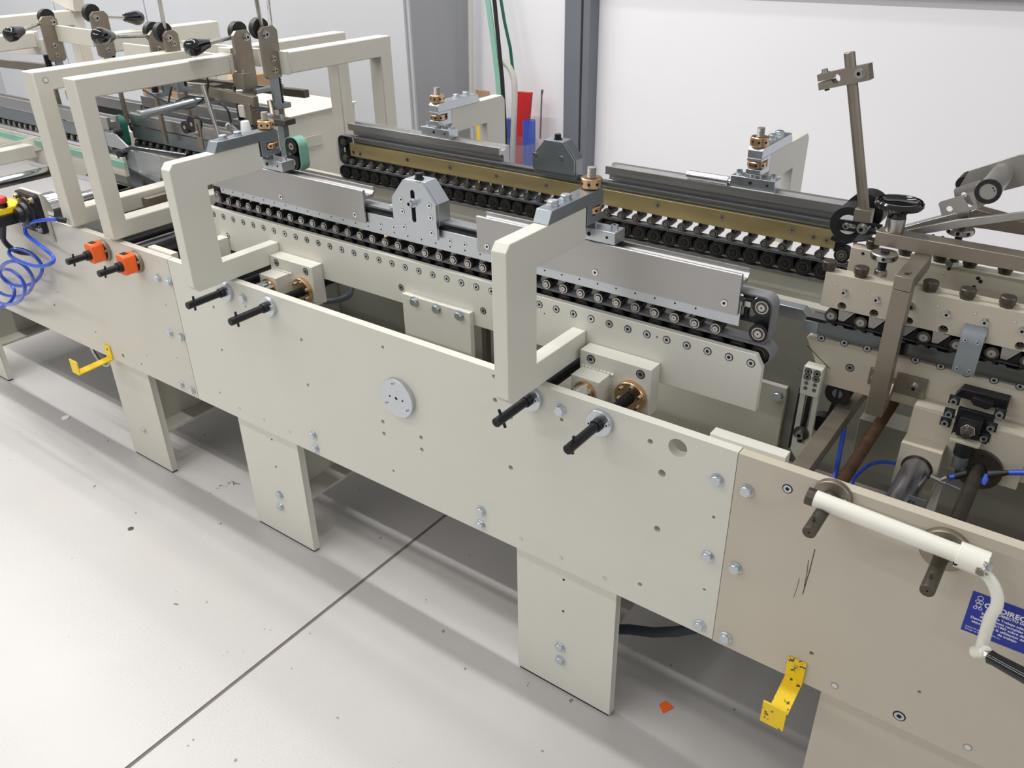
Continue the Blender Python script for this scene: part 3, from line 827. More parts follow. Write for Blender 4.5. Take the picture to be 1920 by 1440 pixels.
# bearing plate under the hump
# ---- far side: upper conveyor with brass bar
YF = .650
fu = thing('upper_conveyor', 'far upper conveyor with a long brass bar and rollers on black arms', 'conveyor', (-1.2, .66, 1.0))
m = MB('brass'); m.box(-1.972, -.4695, YF, YF+.008, .9945, 1.0355)
bb = part('brass_bar', m, fu, .0012, label='long brass bar')
for q in ((663,286), (675,289.5), (765,300.5), (846,314), (928.5,330), (1023.5,347.5), (1232.5,383), (1353,407.5), (1484,431.5), (1525,444.5), (1549,450.5)):
    pass
for p in ((-1.9572, 0.6497, 1.0074), (-1.9292, 0.6497, 1.0079), (-1.7314, 0.6497, 1.0163), (-1.5667, 0.6497, 1.0163), (-1.4, 0.6497, 1.0175), (-1.2346, 0.6497, 1.0174), (-0.9038, 0.6497, 1.0196), (-0.7357, 0.6497, 1.0196), (-0.5679, 0.6497, 1.0202), (-0.5187, 0.6497, 1.0136), (-0.4895, 0.6497, 1.012)):
    hw('flush_screw_light', p, bb, name='screw', s=.75)
m = MB('zinc_dark'); m.box(-1.965, -.475, YF+.0125, YF+.024, 1.0, 1.0485); zr = part('zinc_rail', m, fu, .0008)
for p in ((-1.923, 0.6133, 1.0485), (-1.7352, 0.6172, 1.0485), (-1.5737, 0.6195, 1.0485), (-1.4131, 0.6213, 1.0485), (-1.2533, 0.6233, 1.0485), (-1.1327, 0.6241, 1.0485), (-0.9711, 0.6287, 1.0485), (-0.8082, 0.6315, 1.0485), (-0.644, 0.6341, 1.0485)):
    hw('small_screw', (p[0], YF+.018, 1.0485), zr, axis=(0, 0, 1), name='screw', s=.8)
m = MB('rubber'); m.ribbon(stadium(-2.0115, -.43, .9685, 1.0555, .018), YF-.009, YF+.012, .0022)
part('belt', m, fu)
for i in range(36):
    x = -1.965+i*.0419
    hw('roller', (x, YF-.006, .978), fu, name='roller')
    m = MB('black')
    if i == 0:
        m.cyl((x, YF, .978), (x, YF+.040, .978), .0088, 14); m.box(x-.0045, x+.0045, YF+.0085, YF+.03, .982, 1.0)
        arm_me = m.mesh('roller_arm', (x, YF-.006, .978))
    o = bpy.data.objects.new('roller_arm', arm_me); COL.objects.link(o); o.parent = fu
    o.location = Vector((x, YF-.006, .978))-ORG[fu.name]; ORG[o.name] = ORG[fu.name]
for x, z in ((-1.9925, .9870), (-1.9945, 1.0365)):
    hw('big_roller', (x, YF-.006, z), fu, name='end_pulley', s=.95)
for x, z in ((-.4505, .9870), (-.4505, 1.0365)):
    hw('big_roller', (x, YF-.006, z), fu, name='end_pulley', s=.95)
m = MB('oxide'); m.box(-1.995, -1.977, YF+.002, YF+.02, .99, 1.03); part('end_bracket', m, fu)
m = MB('oxide'); m.box(-.472, -.45, YF+.002, YF+.02, .99, 1.03); part('end_bracket', m, fu)
m = MB('polished'); a = (-0.8328, 0.655, 1.1015); b = (-0.7312, 0.655, 1.1032)
m.cyl((a[0], .655, 1.1055), (b[0], .655, 1.1055), .0105, 20); m.cyl((b[0], .655, 1.1055), (b[0]+.006, .655, 1.1055), .006, 14)
solo('cylinder_rod', m, 'short polished cylinder lying on the far aluminium rail', 'cylinder')
# far lower conveyor
fl = thing('lower_conveyor', 'far lower conveyor with black belt and ring-faced pulleys below the brass bar', 'conveyor', (-1.2, .67, .9))
m = MB('rubber'); m.ribbon(stadium(-2.018, -.424, .921, .963, .021), YF-.009, YF+.012, .0022); part('belt', m, fl)
for i in range(38):
    hw('dark_roller', (-1.995+i*.0419, YF-.006, .9422), fl, name='pulley', s=1.02)
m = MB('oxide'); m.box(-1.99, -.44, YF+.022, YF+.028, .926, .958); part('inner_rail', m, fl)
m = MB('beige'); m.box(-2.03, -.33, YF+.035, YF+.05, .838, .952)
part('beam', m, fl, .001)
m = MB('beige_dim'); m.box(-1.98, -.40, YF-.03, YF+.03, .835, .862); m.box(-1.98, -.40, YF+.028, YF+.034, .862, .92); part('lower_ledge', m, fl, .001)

# ============================================================ right-hand (older) machine section
YR = .295
# near pressure bar with knobs
pb = thing('pressure_bar', 'old beige bar with brown knobs and bright cap screws, at the front right', 'bar', (0, .31, 1.013))
m = MB('beige_right')
hl = [(-0.3473, 0.295, 1.0199), (-0.2911, 0.295, 1.02), (-0.2329, 0.295, 1.0202), (-0.1765, 0.295, 1.0196), (-0.1179, 0.295, 1.0205), (-0.0599, 0.295, 1.0208)]
m.prism([(-.3855, 1.013), (.32, 1.013), (.32, 1.0775), (-.3855, 1.0775)], 'y', YR, YR+.030, [ring(p[0], p[2], .0078, 18) for p in hl])
part('bar', m, pb)
for p in hl:
    m = MB('hole'); m.box(p[0]-.011, p[0]+.011, YR+.022, YR+.0302, p[2]-.011, p[2]+.011)
    m.use('darksteel').cyl((p[0]+.001, YR+.0219, p[2]), (p[0]+.001, YR+.012, p[2]), .0042, 12, inner=.0018)
    part('sunk_screw', m, pb)
for p in ((-0.3475, 0.295, 1.048), (-0.2914, 0.295, 1.0475), (-0.2333, 0.295, 1.0485), (-0.1766, 0.295, 1.0488), (-0.1184, 0.295, 1.0493), (-0.0631, 0.295, 1.0489)):
    hw('cap_screw_washer', p, pb, s=.74)
for p in ((-0.3648, 0.2949, 1.0595), (-0.3082, 0.2949, 1.0595), (-0.1937, 0.2949, 1.0597), (-0.136, 0.2949, 1.0599), (-0.0775, 0.2949, 1.0606)):
    hw('tiny_hole_ring', p, pb, name='plug', s=.6)
for p in ((-0.3852, 0.3357, 1.0775), (-0.329, 0.3341, 1.0775), (-0.2139, 0.3372, 1.0775), (-0.1559, 0.3412, 1.0775), (-0.0963, 0.3409, 1.0775)):
    hw('knob', (p[0], YR+.014, 1.0775), pb, axis=(0, 0, 1), s=.98)
m = MB('beige_right'); m.box(-.255, .32, YR+.014, YR+.030, 1.0775, 1.081); part('top_lip', m, pb, .0005)
# rollers and wedge brackets under the bar
for k in range(9):
    x = -.364+.0535*k
    r_ = hw('grey_roller', (x, YR+.003, .9955), pb, name='roller')
    m = MB('grey_steel'); m.prism([(x+.014, .990), (x+.024, .990), (x+.042, 1.0128), (x+.012, 1.0128)], 'y', YR+.004, YR+.012)
    m.use('hole').prism([(x+.025, .988), (x+.042, .985), (x+.042, 1.009)], 'y', YR+.006, YR+.026)
    part('wedge_bracket', m, pb)
m = MB('darksteel'); m.box(-.372, .32, YR+.030, YR+.040, .985, 1.013); part('rear_rail', m, pb)

# polished guide strip and its belt
gs = thing('guide_strip', 'mirror-polished steel guide strip under the knobbed bar', 'strip', (0, .29, .95))
m = MB('dark_polished')
m.prism([(.281, .9615), (.2835, .9615), (.2835, .9835), (.294, .9835), (.294, .9855), (.281, .9855)], 'x', -.404, .32)
part('strip', m, gs)
m = MB('zinc_dark'); m.box(-.4045, -.378, .2795, .2809, .9617, .9845); part('end_cover', m, gs, .0005)
m = MB('rubber'); m.box(-.40, .32, .2945, .3235, .9700, .9835); part('belt', m, gs)
m = MB('polished'); m.box(-.40, .32, .3236, .3256, .975, .986); part('rear_edge', m, gs)
mb2 = (-0.4001, 0.31, 0.9951)
gz = thing('guide_bar', 'short zinc guide bar with a slanted tip left of the polished strip', 'bar', (-.45, .33, .96))
m = MB('zinc'); m.prism([(-.56, .962), (-.415, .962), (-.400, .966), (-.421, .986), (-.56, .986)], 'y', .318, .343)
part('bar', m, gz, .0008)
# bent steel tab with four screws bridging bar and strip
bt = thing('bent_tab', 'bent zinc tab screwed across the knobbed bar and polished strip', 'bracket', (-.13, .28, .95))
c0 = (-0.1679, 0.29, 1.0378); c1 = (-0.1367, 0.29, 1.0382); c2 = (-0.1603, 0.279, 0.9573); c3 = (-0.1289, 0.279, 0.9597)
m = MB('zinc_dark')
x0, x1 = -.146, -.111
m.prism([(.2925, 1.040), (.294, 1.040), (.291, 1.026), (.283, 1.014), (.281, .998), (.280, .956), (.2775, .956), (.2785, 1.0), (.281, 1.016), (.289, 1.029)], 'x', x0, x1)
part('tab', m, bt)
for x, z, y in ((x0+.008, 1.017, .282), (x1-.008, 1.017, .282), (x0+.008, .965, .2775), (x1-.008, .965, .2775)):
    hw('cap_screw', (x, y, z), bt, s=.5)

# lower carriage plate of the older section
lcp = thing('carriage_plate', 'old beige carriage plate with large sunk screws below the polished strip', 'machine panel', (0, .31, .85))
m = MB('beige_right')
m.prism([(-.355, .857), (-.255, .857), (-.245, .861), (-.19, .861), (-.19, .83), (.32, .83), (.32, .950), (-.395, .950), (-.399, .944)], 'y', YR, YR+.022)
part('plate', m, lcp, .001)
for p in ((-0.3724, 0.2947, 0.9491), (-0.3303, 0.2947, 0.9509), (-0.2894, 0.2947, 0.9509), (-0.2068, 0.2947, 0.9522), (-0.1652, 0.2947, 0.952), (-0.1237, 0.2947, 0.9511), (-0.0812, 0.2947, 0.951), (-0.042, 0.2947, 0.9512)):
    hw('flush_screw', p, lcp, s=.78)
hw('flush_screw', (-0.312, 0.2947, 0.9047), lcp, s=.86)
a_ = (-0.3961, 0.2947, 0.9273); b_ = (-0.3468, 0.2947, 0.8918)
m = MB('hole'); m.tube([(a_[0], .2947, a_[2]), (b_[0], .2947, b_[2])], .0006, 4); m.tube([(-.404, .2947, .876), (-.402, .2947, .873)], .0004, 4); part('saw_cut', m, lcp)
# slide bracket with rod holder
sb = thing('slide_bracket', 'stained old beige slide bracket holding the large scratched guide rod', 'bracket', (-.1, .28, .78))
m = MB('beige_right'); m.box(-.186, .0, .255, .2945, .78, .884); part('bracket_plate', m, sb, .0015)
m = MB('beige_right'); m.prism([(-.186, .742), (-.1195, .742), (-.1195, .828), (-.186, .828)], 'y', .218, .2548, [ring(-.152, .786, .0262, 30)]); part('rod_holder', m, sb)
m = MB('darksteel'); m.cyl((-.152, .2175, .786), (-.152, .245, .786), .0261, 30, inner=.0232); part('rod_bushing', m, sb)
m = MB('darksteel'); m.cyl((-.062, .2548, .802), (-.062, .246, .802), .037, 34, inner=.0135); nt = part('spindle_nut', m, sb, label='dull grey nut flange')
hw('tiny_hole', (-.062, .2459, .8305), nt, name='hole', s=1.6)
m = MB('beige_right'); m.box(0.0, .02, .268, .2945, .79, .86); part('side_lug', m, sb, .001)
# black locking unit on top of the bracket
lk = thing('locking_unit', 'black locking unit with a chrome hex nut and eight bright screws', 'clamp', (-.09, .26, .84))
m = MB('oxide')
m.prism([(-.131, .913), (-.122, .932), (-.050, .932), (-.050, .906), (-.060, .905), (-.066, .912), (-.115, .915)], 'y', .272, .2945)
m.box(-.118, -.062, .262, .2545, .85, .905)
part('body', m, lk, .001)
m = MB('black'); m.box(-.110, -.076, .236, .2620, .862, .898); part('nut_block', m, lk, .001)
m = MB('polished'); m.cyl((-.093, .236, .880), (-.093, .2275, .880), .0125, 6, inner=.006); part('hex_nut', m, lk, .0006)
m = MB('darksteel'); m.cyl((-.093, .240, .880), (-.093, .2085, .880), .0056, 16); part('stud', m, lk)
m = MB('beige_right'); m.box(-.116, -.070, .230, .2545, .851, .8565); part('shelf', m, lk, .0008)
m = MB('black'); m.cyl((-.092, .2425, .8505), (-.092, .2425, .826), .0145, 22); part('cap', m, lk)
m = MB('zinc_dark'); m.cyl((-.092, .2425, .826), (-.092, .2425, .80), .0125, 22); part('cup', m, lk)
m = MB('black')
sq = [(-.127, .917), (-.0565, .915), (-.129, .891), (-.131, .872), (-.063, .886), (-.068, .864)]
for x, z in sq:
    m = MB('black'); m.box(x-.0085, x+.0085, .252, .2565, z-.008, z+.008); w = part('square_washer', m, lk, .0006)
    hw('cap_screw', (x, .2525, z), w, s=.95)
m = MB('oxide'); m.prism([(-.104, .921), (-.098, .914), (-.078, .912), (-.072, .916), (-.070, .926), (-.102, .928)], 'y', .258, .2719); part('pawl', m, lk, .001)

# thick rod and spindles of the older section
m = MB('worn_chrome'); m.cyl((-.152, .022, .786), (-.152, .84, .786), .0228, 36)
solo('guide_rod', m, 'thick scratched guide rod at the lower right', 'rod')
m = MB('worn_chrome'); 
spindle(-.235, .826, .022, .80, .0105, 'rust', 'rusty threaded spindle between the two bars on the right', -.115, flange='brownsteel', pin=True, fr=.031, sr=.0105, pitch=.0033)
spindle(-.062, .802, .022, .80, .0115, 'darksteel', 'grey threaded spindle at the far right, beside the thick rod', -.115, flange='brownsteel', pin=True, fr=.036, sr=.0105, pitch=.0036)
# brown steel cross bar lying along the depth
m = MB('brownsteel'); m.prism([(-.322, .795), (-.292, .795), (-.292, .822), (-.322, .822)], 'y', .0205, .62)
solo('cross_bar', m, 'brown-grey flat bar running away beside the rusty spindle', 'bar', bevel=.001)

# brown steel support frame with handwheel arm
bf = thing('steel_frame', 'brown-grey steel C-frame standing in front of the knobbed bar', 'machine frame', (-.24, .24, .858))
m = MB('brownsteel')
m.prism([(.226, .859), (.256, .859), (.2945, .884), (.2945, .908), (.256, .884), (.256, 1.0985), (.226, 1.0985)], 'x', -.2575, -.229); part('post', m, bf, .0008)
m = MB('brownsteel'); m.box(-.2575, -.229, .226, .355, 1.0992, 1.1235); arm = part('top_arm', m, bf, .0008)
hw('tiny_hole', (-.243, .243, 1.1236), arm, axis=(0, 0, 1), name='hole', s=2.0); hw('tiny_hole', (-.2385, .25, 1.1236), arm, axis=(0, 0, 1), name='hole', s=.8)
m = MB('brownsteel'); m.box(-.229, -.178, .2865, .2945, .884, .922); fp = part('foot_plate', m, bf, .0006)
hw('cap_screw_washer', (-.197, .2865, .904), fp, s=1.0)
m = MB('brownsteel'); m.box(-.276, -.2575, .289, .2945, .885, .918); fp = part('foot_plate', m, bf, .0006)
hw('cap_screw', (-.266, .289, .903), fp, s=.8)
ca = thing('long_bar', 'long brown-grey bar under the black handwheel, running right', 'bar', (-.1, .37, 1.125))
m = MB('brownsteel'); m.prism([(-.327, .352), (.3, .352), (.3, .386), (-.327, .386)], 'z', 1.124, 1.149); part('bar', m, ca, .001)
for p in ((-0.2406, 0.3879, 1.149), (-0.2251, 0.3883, 1.149)): hw('tiny_hole', p, ca, axis=(0, 0, 1), name='hole', s=1.0)
m = MB('zinc_dark'); m.box(-.255, -.235, .362, .377, 1.149, 1.1495); part('slot_plate', m, ca)
hwh = thing('handwheel', 'glossy black handwheel on a steel collar at the end of the bar', 'handwheel', (-.302, .369, 1.149))
hx, hy = -.302, .369
m = MB('steel'); m.lathe((hx, hy, 0), (0, 0, 1), [(.0155, 1.1492), (.0165, 1.151), (.0160, 1.174)], 26); part('collar', m, hwh)
m = MB('gloss_black')
m.lathe((hx, hy, 0), (0, 0, 1), [(.0158, 1.174), (.0150, 1.180), (.0175, 1.186), (.030, 1.190), (.0375, 1.1925), (.0405, 1.197), (.0400, 1.202), (.0370, 1.205), (.0330, 1.2045), (.0290, 1.2005), (.018, 1.1985), (0, 1.1985)], 44); part('wheel', m, hwh)
m = MB('oxide'); pr = [(.0075, 1.079)]; z = 1.0795
while z < 1.11: pr += [(.0076, z), (.0068, z+.001), (.0076, z+.002)]; z += .0022
m.lathe((hx, hy-.035, 0), (0, 0, 1), pr+[(.0076, 1.124)], 16); part('threaded_rod', m, hwh)
m = MB('steel'); m.lathe((hx, hy-.035, 0), (0, 0, 1), [(.008, 1.1085), (.021, 1.1085), (.0225, 1.110), (.0225, 1.119), (.021, 1.1205), (.008, 1.1205)], 30); rn = part('ring_nut', m, hwh)
for k in range(8): hw('tiny_hole', (hx+.0225*math.cos(k*PI/4+.2), hy-.035+.0225*math.sin(k*PI/4+.2), 1.1145), rn, axis=(math.cos(k*PI/4+.2), math.sin(k*PI/4+.2), 0), name='hole', s=1.4)
m = MB('steel'); m.hexa((hx, hy-.035, 1.0776), (hx, hy-.035, 1.087), .021); m.cyl((hx, hy-.035, 1.087), (hx, hy-.035, 1.0885), .009, 16); part('lock_nut', m, hwh)

# second threaded adjuster behind
ad = thing('adjuster', 'threaded adjuster with steel ring nut behind the brown bar', 'clamp', (-.19, .49, 1.06))
c_ = (-0.2109, 0.47, 1.1389)
m = MB('steel'); m.lathe((c_[0], c_[1], c_[2]-.006), (0, 0, 1), [(.007, 0), (.0215, 0), (.023, .0015), (.023, .0095), (.0215, .011), (.007, .011)], 30); rn = part('ring_nut', m, ad)
for k in range(8): hw('tiny_hole', (c_[0]+.023*math.cos(k*PI/4), c_[1]+.023*math.sin(k*PI/4), c_[2]), rn, axis=(math.cos(k*PI/4), math.sin(k*PI/4), 0), name='hole', s=1.4)
m = MB('oxide'); m.cyl((c_[0], c_[1], 1.074), (c_[0], c_[1], c_[2]+.03), .0065, 14); part('threaded_rod', m, ad)
m = MB('steel'); m.hexa((c_[0], c_[1], 1.0725), (c_[0], c_[1], 1.081), .021); part('lock_nut', m, ad)

# rear pressure bar
rb = thing('pressure_bar', 'old beige bar with brown knobs behind the handwheel spindle', 'bar', (0, .49, 1.0))
m = MB('beige_right'); m.box(-.392, .3, .470, .5, 1.005, 1.0705); part('bar', m, rb, .001)
for p in ((-0.3567, 0.4912, 1.0705), (-0.2968, 0.489, 1.0705), (-0.2351, 0.4896, 1.0705), (-0.1839, 0.4945, 1.0705), (-0.1256, 0.4955, 1.0705)):
    hw('knob', (p[0], .485, 1.0705), rb, axis=(0, 0, 1), s=1.0)
for p, s_ in (((-0.3683, 0.4698, 1.0621), 1.3), ((-0.2139, 0.4698, 1.0646), 1.4), ((-0.1628, 0.4698, 1.0573), 1.5), ((-0.1576, 0.4698, 1.0522), 1.5), ((-0.1658, 0.4698, 1.0398), 1.4), ((-0.183, 0.4698, 1.0326), 1.2)):
    hw('tiny_hole', p, rb, name='hole', s=s_)
for p in ((-0.2209, 0.4698, 1.0546), (-0.192, 0.4698, 1.0278)): hw('tiny_hole_ring', p, rb, name='plug', s=.55)
m = MB('rubber'); m.box(-.385, .3, .47, .5, .966, .982); part('belt', m, rb)
for k in range(13):
    x = -.372+.0515*k
    hw('dark_roller', (x, .468, .990), rb, name='pulley', s=.72)
rp2 = thing('carriage_plate', 'old beige rear carriage plate beneath the rear knobbed bar', 'machine panel', (0, .5, .85))
m = MB('beige_right'); m.box(-.40, .3, .475, .5, .80, .958); part('plate', m, rp2, .001)

# polarised wheel, tilted rod and clamp at the end of the brass bar
wl = thing('pressure_wheel', 'black rubber wheel pair with pale hub at the end of the brass bar', 'wheel', (-.42, .52, 1.05))
c_ = (-0.4135, 0.5, 1.1039)
cx, cz = c_[0], c_[2]
m = MB('black'); m.lathe((cx, 0, cz), (0, 1, 0), [(.0195, .504), (.0195, .5), (.035, .5), (.036, .502), (.036, .549), (.03, .5495)], 44); part('tyre', m, wl)
m = MB('black'); m.cyl((cx+.012, .552, cz+.012), (cx+.012, .60, cz+.012), .038, 40); part('rear_tyre', m, wl)
m = MB('white_plastic'); m.cyl((cx, .4995, cz), (cx, .5165, cz), .0194, 30); part('hub', m, wl)
m = MB('oxide'); 
def slot(x0, x1, z, r, n=8):
    return [(x1+r*math.cos(a), z+r*math.sin(a)) for a in [-PI/2+PI*k/n for k in range(n+1)]] + [(x0+r*math.cos(a), z+r*math.sin(a)) for a in [PI/2+PI*k/n for k in range(n+1)]]
m.prism([(cx-.017, cz-.010), (cx+.066, cz-.006), (cx+.066, cz+.0145), (cx-.017, cz+.0105)], 'y', .488, .4925, [slot(cx+.004, cx+.014, cz+.0015, .0048), slot(cx+.042, cx+.053, cz+.003, .0056)])
part('slotted_arm', m, wl)
hw('cap_screw_washer', (cx, .488, cz+.0005), wl, s=.75)
hw('cap_screw_washer', (cx+.031, .488, cz+.001), wl, s=1.15)
m = MB('rubber'); m.prism([(cx+.018, cz-.028), (cx+.045, cz-.020), (cx+.047, cz-.010), (cx+.026, cz-.012)], 'y', .49, .54); part('scraper', m, wl)
m = MB('oxide'); m.tube([(cx-.035, .53, cz-.042), (cx-.01, .53, cz-.047), (cx+.01, .52, cz-.036), (cx+.045, .51, cz-.022)], .005, 10, 4); part('lever', m, wl)
rd = thing('clamp_rod', 'tall leaning brown steel rod with a split clamp near its top', 'rod', (-.41, .5, 1.12))
pt = (-0.4672, 0.5, 1.4185); pb_ = (-0.3879, 0.5, 1.1344)
m = MB('brownsteel'); m.cyl(pb_, pt, .0099, 26); m.cyl(pt, (pt[0]-.0003, pt[1], pt[2]+.0012), .0099, 26, r1=.0085); part('rod', m, rd)
m = MB('brownsteel'); m.box(pb_[0]-.016, pb_[0]+.016, .490, .512, pb_[2]-.030, pb_[2]+.006); part('socket', m, rd, .0008)
q0 = (-0.5119, 0.486, 1.3656); q1 = (-0.4237, 0.486, 1.3916)
import mathutils
dx_, dz_ = q1[0]-q0[0], q1[2]-q0[2]; L_ = math.hypot(dx_, dz_); ux, uz = dx_/L_, dz_/L_
def Q(u, w): return (q0[0]+ux*u-uz*w, q0[2]+uz*u+ux*w)
hcx = L_*.36
outl = [Q(0, -.0155), Q(L_, -.0155), Q(L_, .0125), Q(0, .0125), Q(0, .0006), Q(hcx-.006, .0006), ]
hole = [Q(hcx+.0082*math.cos(a), -.0008+.0082*math.sin(a)) for a in [PI-0.16-(2*PI-.32)*k/20 for k in range(21)]]
outl2 = [Q(0, -.0155), Q(L_, -.0155), Q(L_, .0125), Q(0, .0125), Q(0, .0008)] + hole + [Q(0, -.0018)]
m = MB('brownsteel')
# split clamp bar: built as upper jaw, lower jaw and solid end around the bore
n_ = 12
up = [Q(0, .0125), Q(0, .0008)] + [Q(hcx+.0082*math.cos(PI-.1-(PI-.1)*k/n_), -.0008+.0082*math.sin(PI-.1-(PI-.1)*k/n_)) for k in range(n_+1)] + [Q(hcx+.0082, .0125)]
dn = [Q(0, -.0155), Q(0, -.0022)] + [Q(hcx+.0082*math.cos(PI+.1+(PI-.1)*k/n_), -.0008+.0082*math.sin(PI+.1+(PI-.1)*k/n_)) for k in range(n_+1)] + [Q(hcx+.0082, -.0155)]
m.prism(up, 'y', .4865, .5135); m.prism(dn, 'y', .4865, .5135)
m.prism([Q(hcx+.0082, -.0155), Q(L_, -.0155), Q(L_, .0125), Q(hcx+.0082, .0125)], 'y', .4865, .5135)
cb = part('split_clamp', m, rd)
s_ = Q(L_*.83, 0); hw('cap_screw_washer', (s_[0], .4864, s_[1]), cb, s=1.0)
s_ = Q(.011, .0125); hw('cap_screw_washer', (s_[0], .5, s_[1]), cb, axis=(-uz, 0, ux), s=.85)
s_ = Q(.011, -.0155); m = MB('oxide'); m.cyl((s_[0], .5, s_[1]), (s_[0]+uz*.004, .5, s_[1]-ux*.004), .0045, 12); part('screw_tip', m, cb)

# perforated plates, roller and flat bars at the upper right
fb = thing('flat_bar', 'steel flat bar rising to the right behind the handwheel', 'bar', (-.2, .45, 1.15))
a_ = (-0.3076, 0.43, 1.1269); b_ = (-0.2396, 0.43, 1.1743); b2 = (-0.2264, 0.43, 1.1621); a2 = (-0.302, 0.43, 1.1178)
m = MB('steel'); m.prism([(a_[0]-.02, a_[2]-.014), (b_[0]+.04, b_[2]+.004), (b_[0]+.04, b_[2]+.016), (a_[0]-.02, a_[2]-.002)], 'y', .430, .452); part('bar', m, fb, .0006)
fb2 = thing('flat_bar', 'long grey flat bar crossing under the perforated plate to the right edge', 'bar', (-.2, .42, 1.15))
p_ = [(-0.325, 0.4, 1.1271), (-0.2132, 0.4, 1.1767), (-0.1165, 0.4, 1.208), (-0.1136, 0.4, 1.1967), (-0.2115, 0.4, 1.1617), (-0.3084, 0.4, 1.1233)]
m = MB('grey_steel'); m.prism([(q[0], q[2]) for q in p_], 'y', .400, .408); part('bar', m, fb2, .0006)
ps = thing('perforated_plate', 'grey perforated steel plate with a slot, above the long flat bar', 'bracket', (-.22, .42, 1.17))
p_ = [(-0.2493, 0.42, 1.1945), (-0.2471, 0.42, 1.1983), (-0.2007, 0.42, 1.2228), (-0.1975, 0.42, 1.2215), (-0.1868, 0.42, 1.1968), (-0.2391, 0.42, 1.1737)]
h0 = (-0.2302, 0.42, 1.1883); h1a = (-0.2066, 0.42, 1.2121); h1b = (-0.2, 0.42, 1.2015)
m = MB('grey_steel')
sl_ = []
for cen, a0 in ((h1b, -PI*.62), (h1a, PI*.38)):
    for k in range(9): a = a0+PI*k/8; sl_.append((cen[0]+.0052*math.cos(a), cen[2]+.0052*math.sin(a)))
m.prism([(q[0], q[2]) for q in p_], 'y', .42, .423, [ring(h0[0], h0[2], .0052, 16), sl_]); part('plate', m, ps)
p_ = [(-0.2336, 0.44, 1.2159), (-0.2319, 0.44, 1.2199), (-0.1967, 0.44, 1.2394), (-0.1703, 0.44, 1.2122), (-0.1869, 0.44, 1.1905), (-0.2292, 0.44, 1.2043)]
m = MB('grey_steel'); m.prism([(q[0], q[2]) for q in p_], 'y', .44, .443, [ring((-0.2162, 0.44, 1.2111)[0], (-0.2162, 0.44, 1.2111)[2], .0045, 14)]); pl2 = part('rear_plate', m, ps)
hw('cap_screw', (-0.1964, 0.4399, 1.2312), pl2, s=.7)
rr = thing('roller', 'grey roller with black ring on its end at the right edge', 'roller', (-.15, .47, 1.2))
c0 = (-0.1775, 0.415, 1.2292); 
m = MB('grey_steel'); m.cyl((c0[0], .4155, c0[2]), (c0[0], .545, c0[2]), .0185, 32); part('drum', m, rr)
m = MB('black'); m.cyl((c0[0], .412, c0[2]), (c0[0], .418, c0[2]), .0205, 32, inner=.0135); part('end_ring', m, rr)
m = MB('grey_steel'); m.cyl((c0[0], .4135, c0[2]), (c0[0], .4156, c0[2]), .0136, 28); part('end_face', m, rr)
hw('tiny_hole', (c0[0]+.006, .4134, c0[2]+.007), rr, name='hole', s=.6); hw('tiny_hole', (c0[0]+.009, .4134, c0[2]+.003), rr, name='hole', s=.6)
bpl = thing('side_cheek', 'large pale grey sheet cheek at the right edge behind the roller', 'machine panel', (-.1, .55, 1.2))
p_ = [(-0.2401, 0.545, 1.1981), (-0.2306, 0.545, 1.2272), (-0.1587, 0.545, 1.266), (-0.1214, 0.545, 1.2747), (-0.1093, 0.545, 1.2281), (-0.1656, 0.545, 1.201), (-0.1938, 0.545, 1.1916)]
m = MB('grey_steel'); m.prism([(q[0], q[2]) for q in p_], 'y', .545, .549); part('cheek', m, bpl, .0005)
c_ = (-0.2446, 0.55, 1.1972); m = MB('black'); m.cyl((c_[0]+.008, .551, c_[2]+.003), (c_[0]+.008, .60, c_[2]+.003), .013, 20); part('bumper', m, bpl)
bm_ = thing('link_bar', 'dark brown bar slanting down to the right edge below the flat bars', 'bar', (-.15, .55, 1.1))
p_ = [(-0.2321, 0.5, 1.1467), (-0.1988, 0.5, 1.1726), (-0.0854, 0.5, 1.1581), (-0.0806, 0.5, 1.1397), (-0.1735, 0.5, 1.1395), (-0.23, 0.5, 1.1369)]
m = MB('brownsteel'); m.prism([(q[0], q[2]) for q in p_], 'y', .5, .53); part('bar', m, bm_, .001)
p_ = [(-0.2274, 0.5, 1.1415), (-0.0939, 0.5, 1.1909), (-0.0972, 0.5, 1.2035), (-0.1583, 0.5, 1.1836)]

# small block with slotted link and pulley (left end of the older section)
tb = thing('tension_block', 'small pale beige block with eight screws, its slotted link hanging below', 'block', (-.37, .27, .82))
p0 = (-0.387, 0.27, 0.8922); p1 = (-0.3533, 0.27, 0.8345)
bx0, bx1, bz0, bz1 = -.388, -.3535, .8365, .8965
m = MB('beige'); m.box(bx0, bx1, .270, .2945, bz0, bz1); bl = part('block', m, tb, .001)
for i in range(2):
    x = bx0+.0095+i*.0165
    for k, (z, s_) in enumerate(((.8885, .74), (.8765, .74), (.8635, .42), (.8525, .42))):
        hw('flush_screw', (x, .2697, z-.001), bl, s=s_)
m = MB('beige')
m.prism([(-.390, .838), (-.390, .70), (-.375, .68), (-.3545, .70), (-.3545, .838)], 'y', .284, .293, [slot(-.372, -.3718, .79, .0001) if False else [(-.380, .72), (-.364, .72), (-.364, .832), (-.380, .832)]])
part('slotted_link', m, tb)
m = MB('black'); m.prism([(-.379, .70), (-.373, .70), (-.370, .835), (-.376, .835)], 'y', .286, .300); m.prism([(-.396, .70), (-.393, .70), (-.391, .838), (-.394, .838)], 'y', .286, .31); part('belt', m, tb)
m = MB('darksteel'); m.cyl((-.3745, .2835, .745), (-.3745, .279, .745), .015, 26); ts = part('washer', m, tb); hw('cap_screw', (-.3745, .279, .745), ts, s=1.3)
m = MB('black'); m.cyl((-.326, .30, .842), (-.326, .335, .842), .0235, 30); m.cyl((-.349, .31, .76), (-.349, .335, .76), .018, 24)
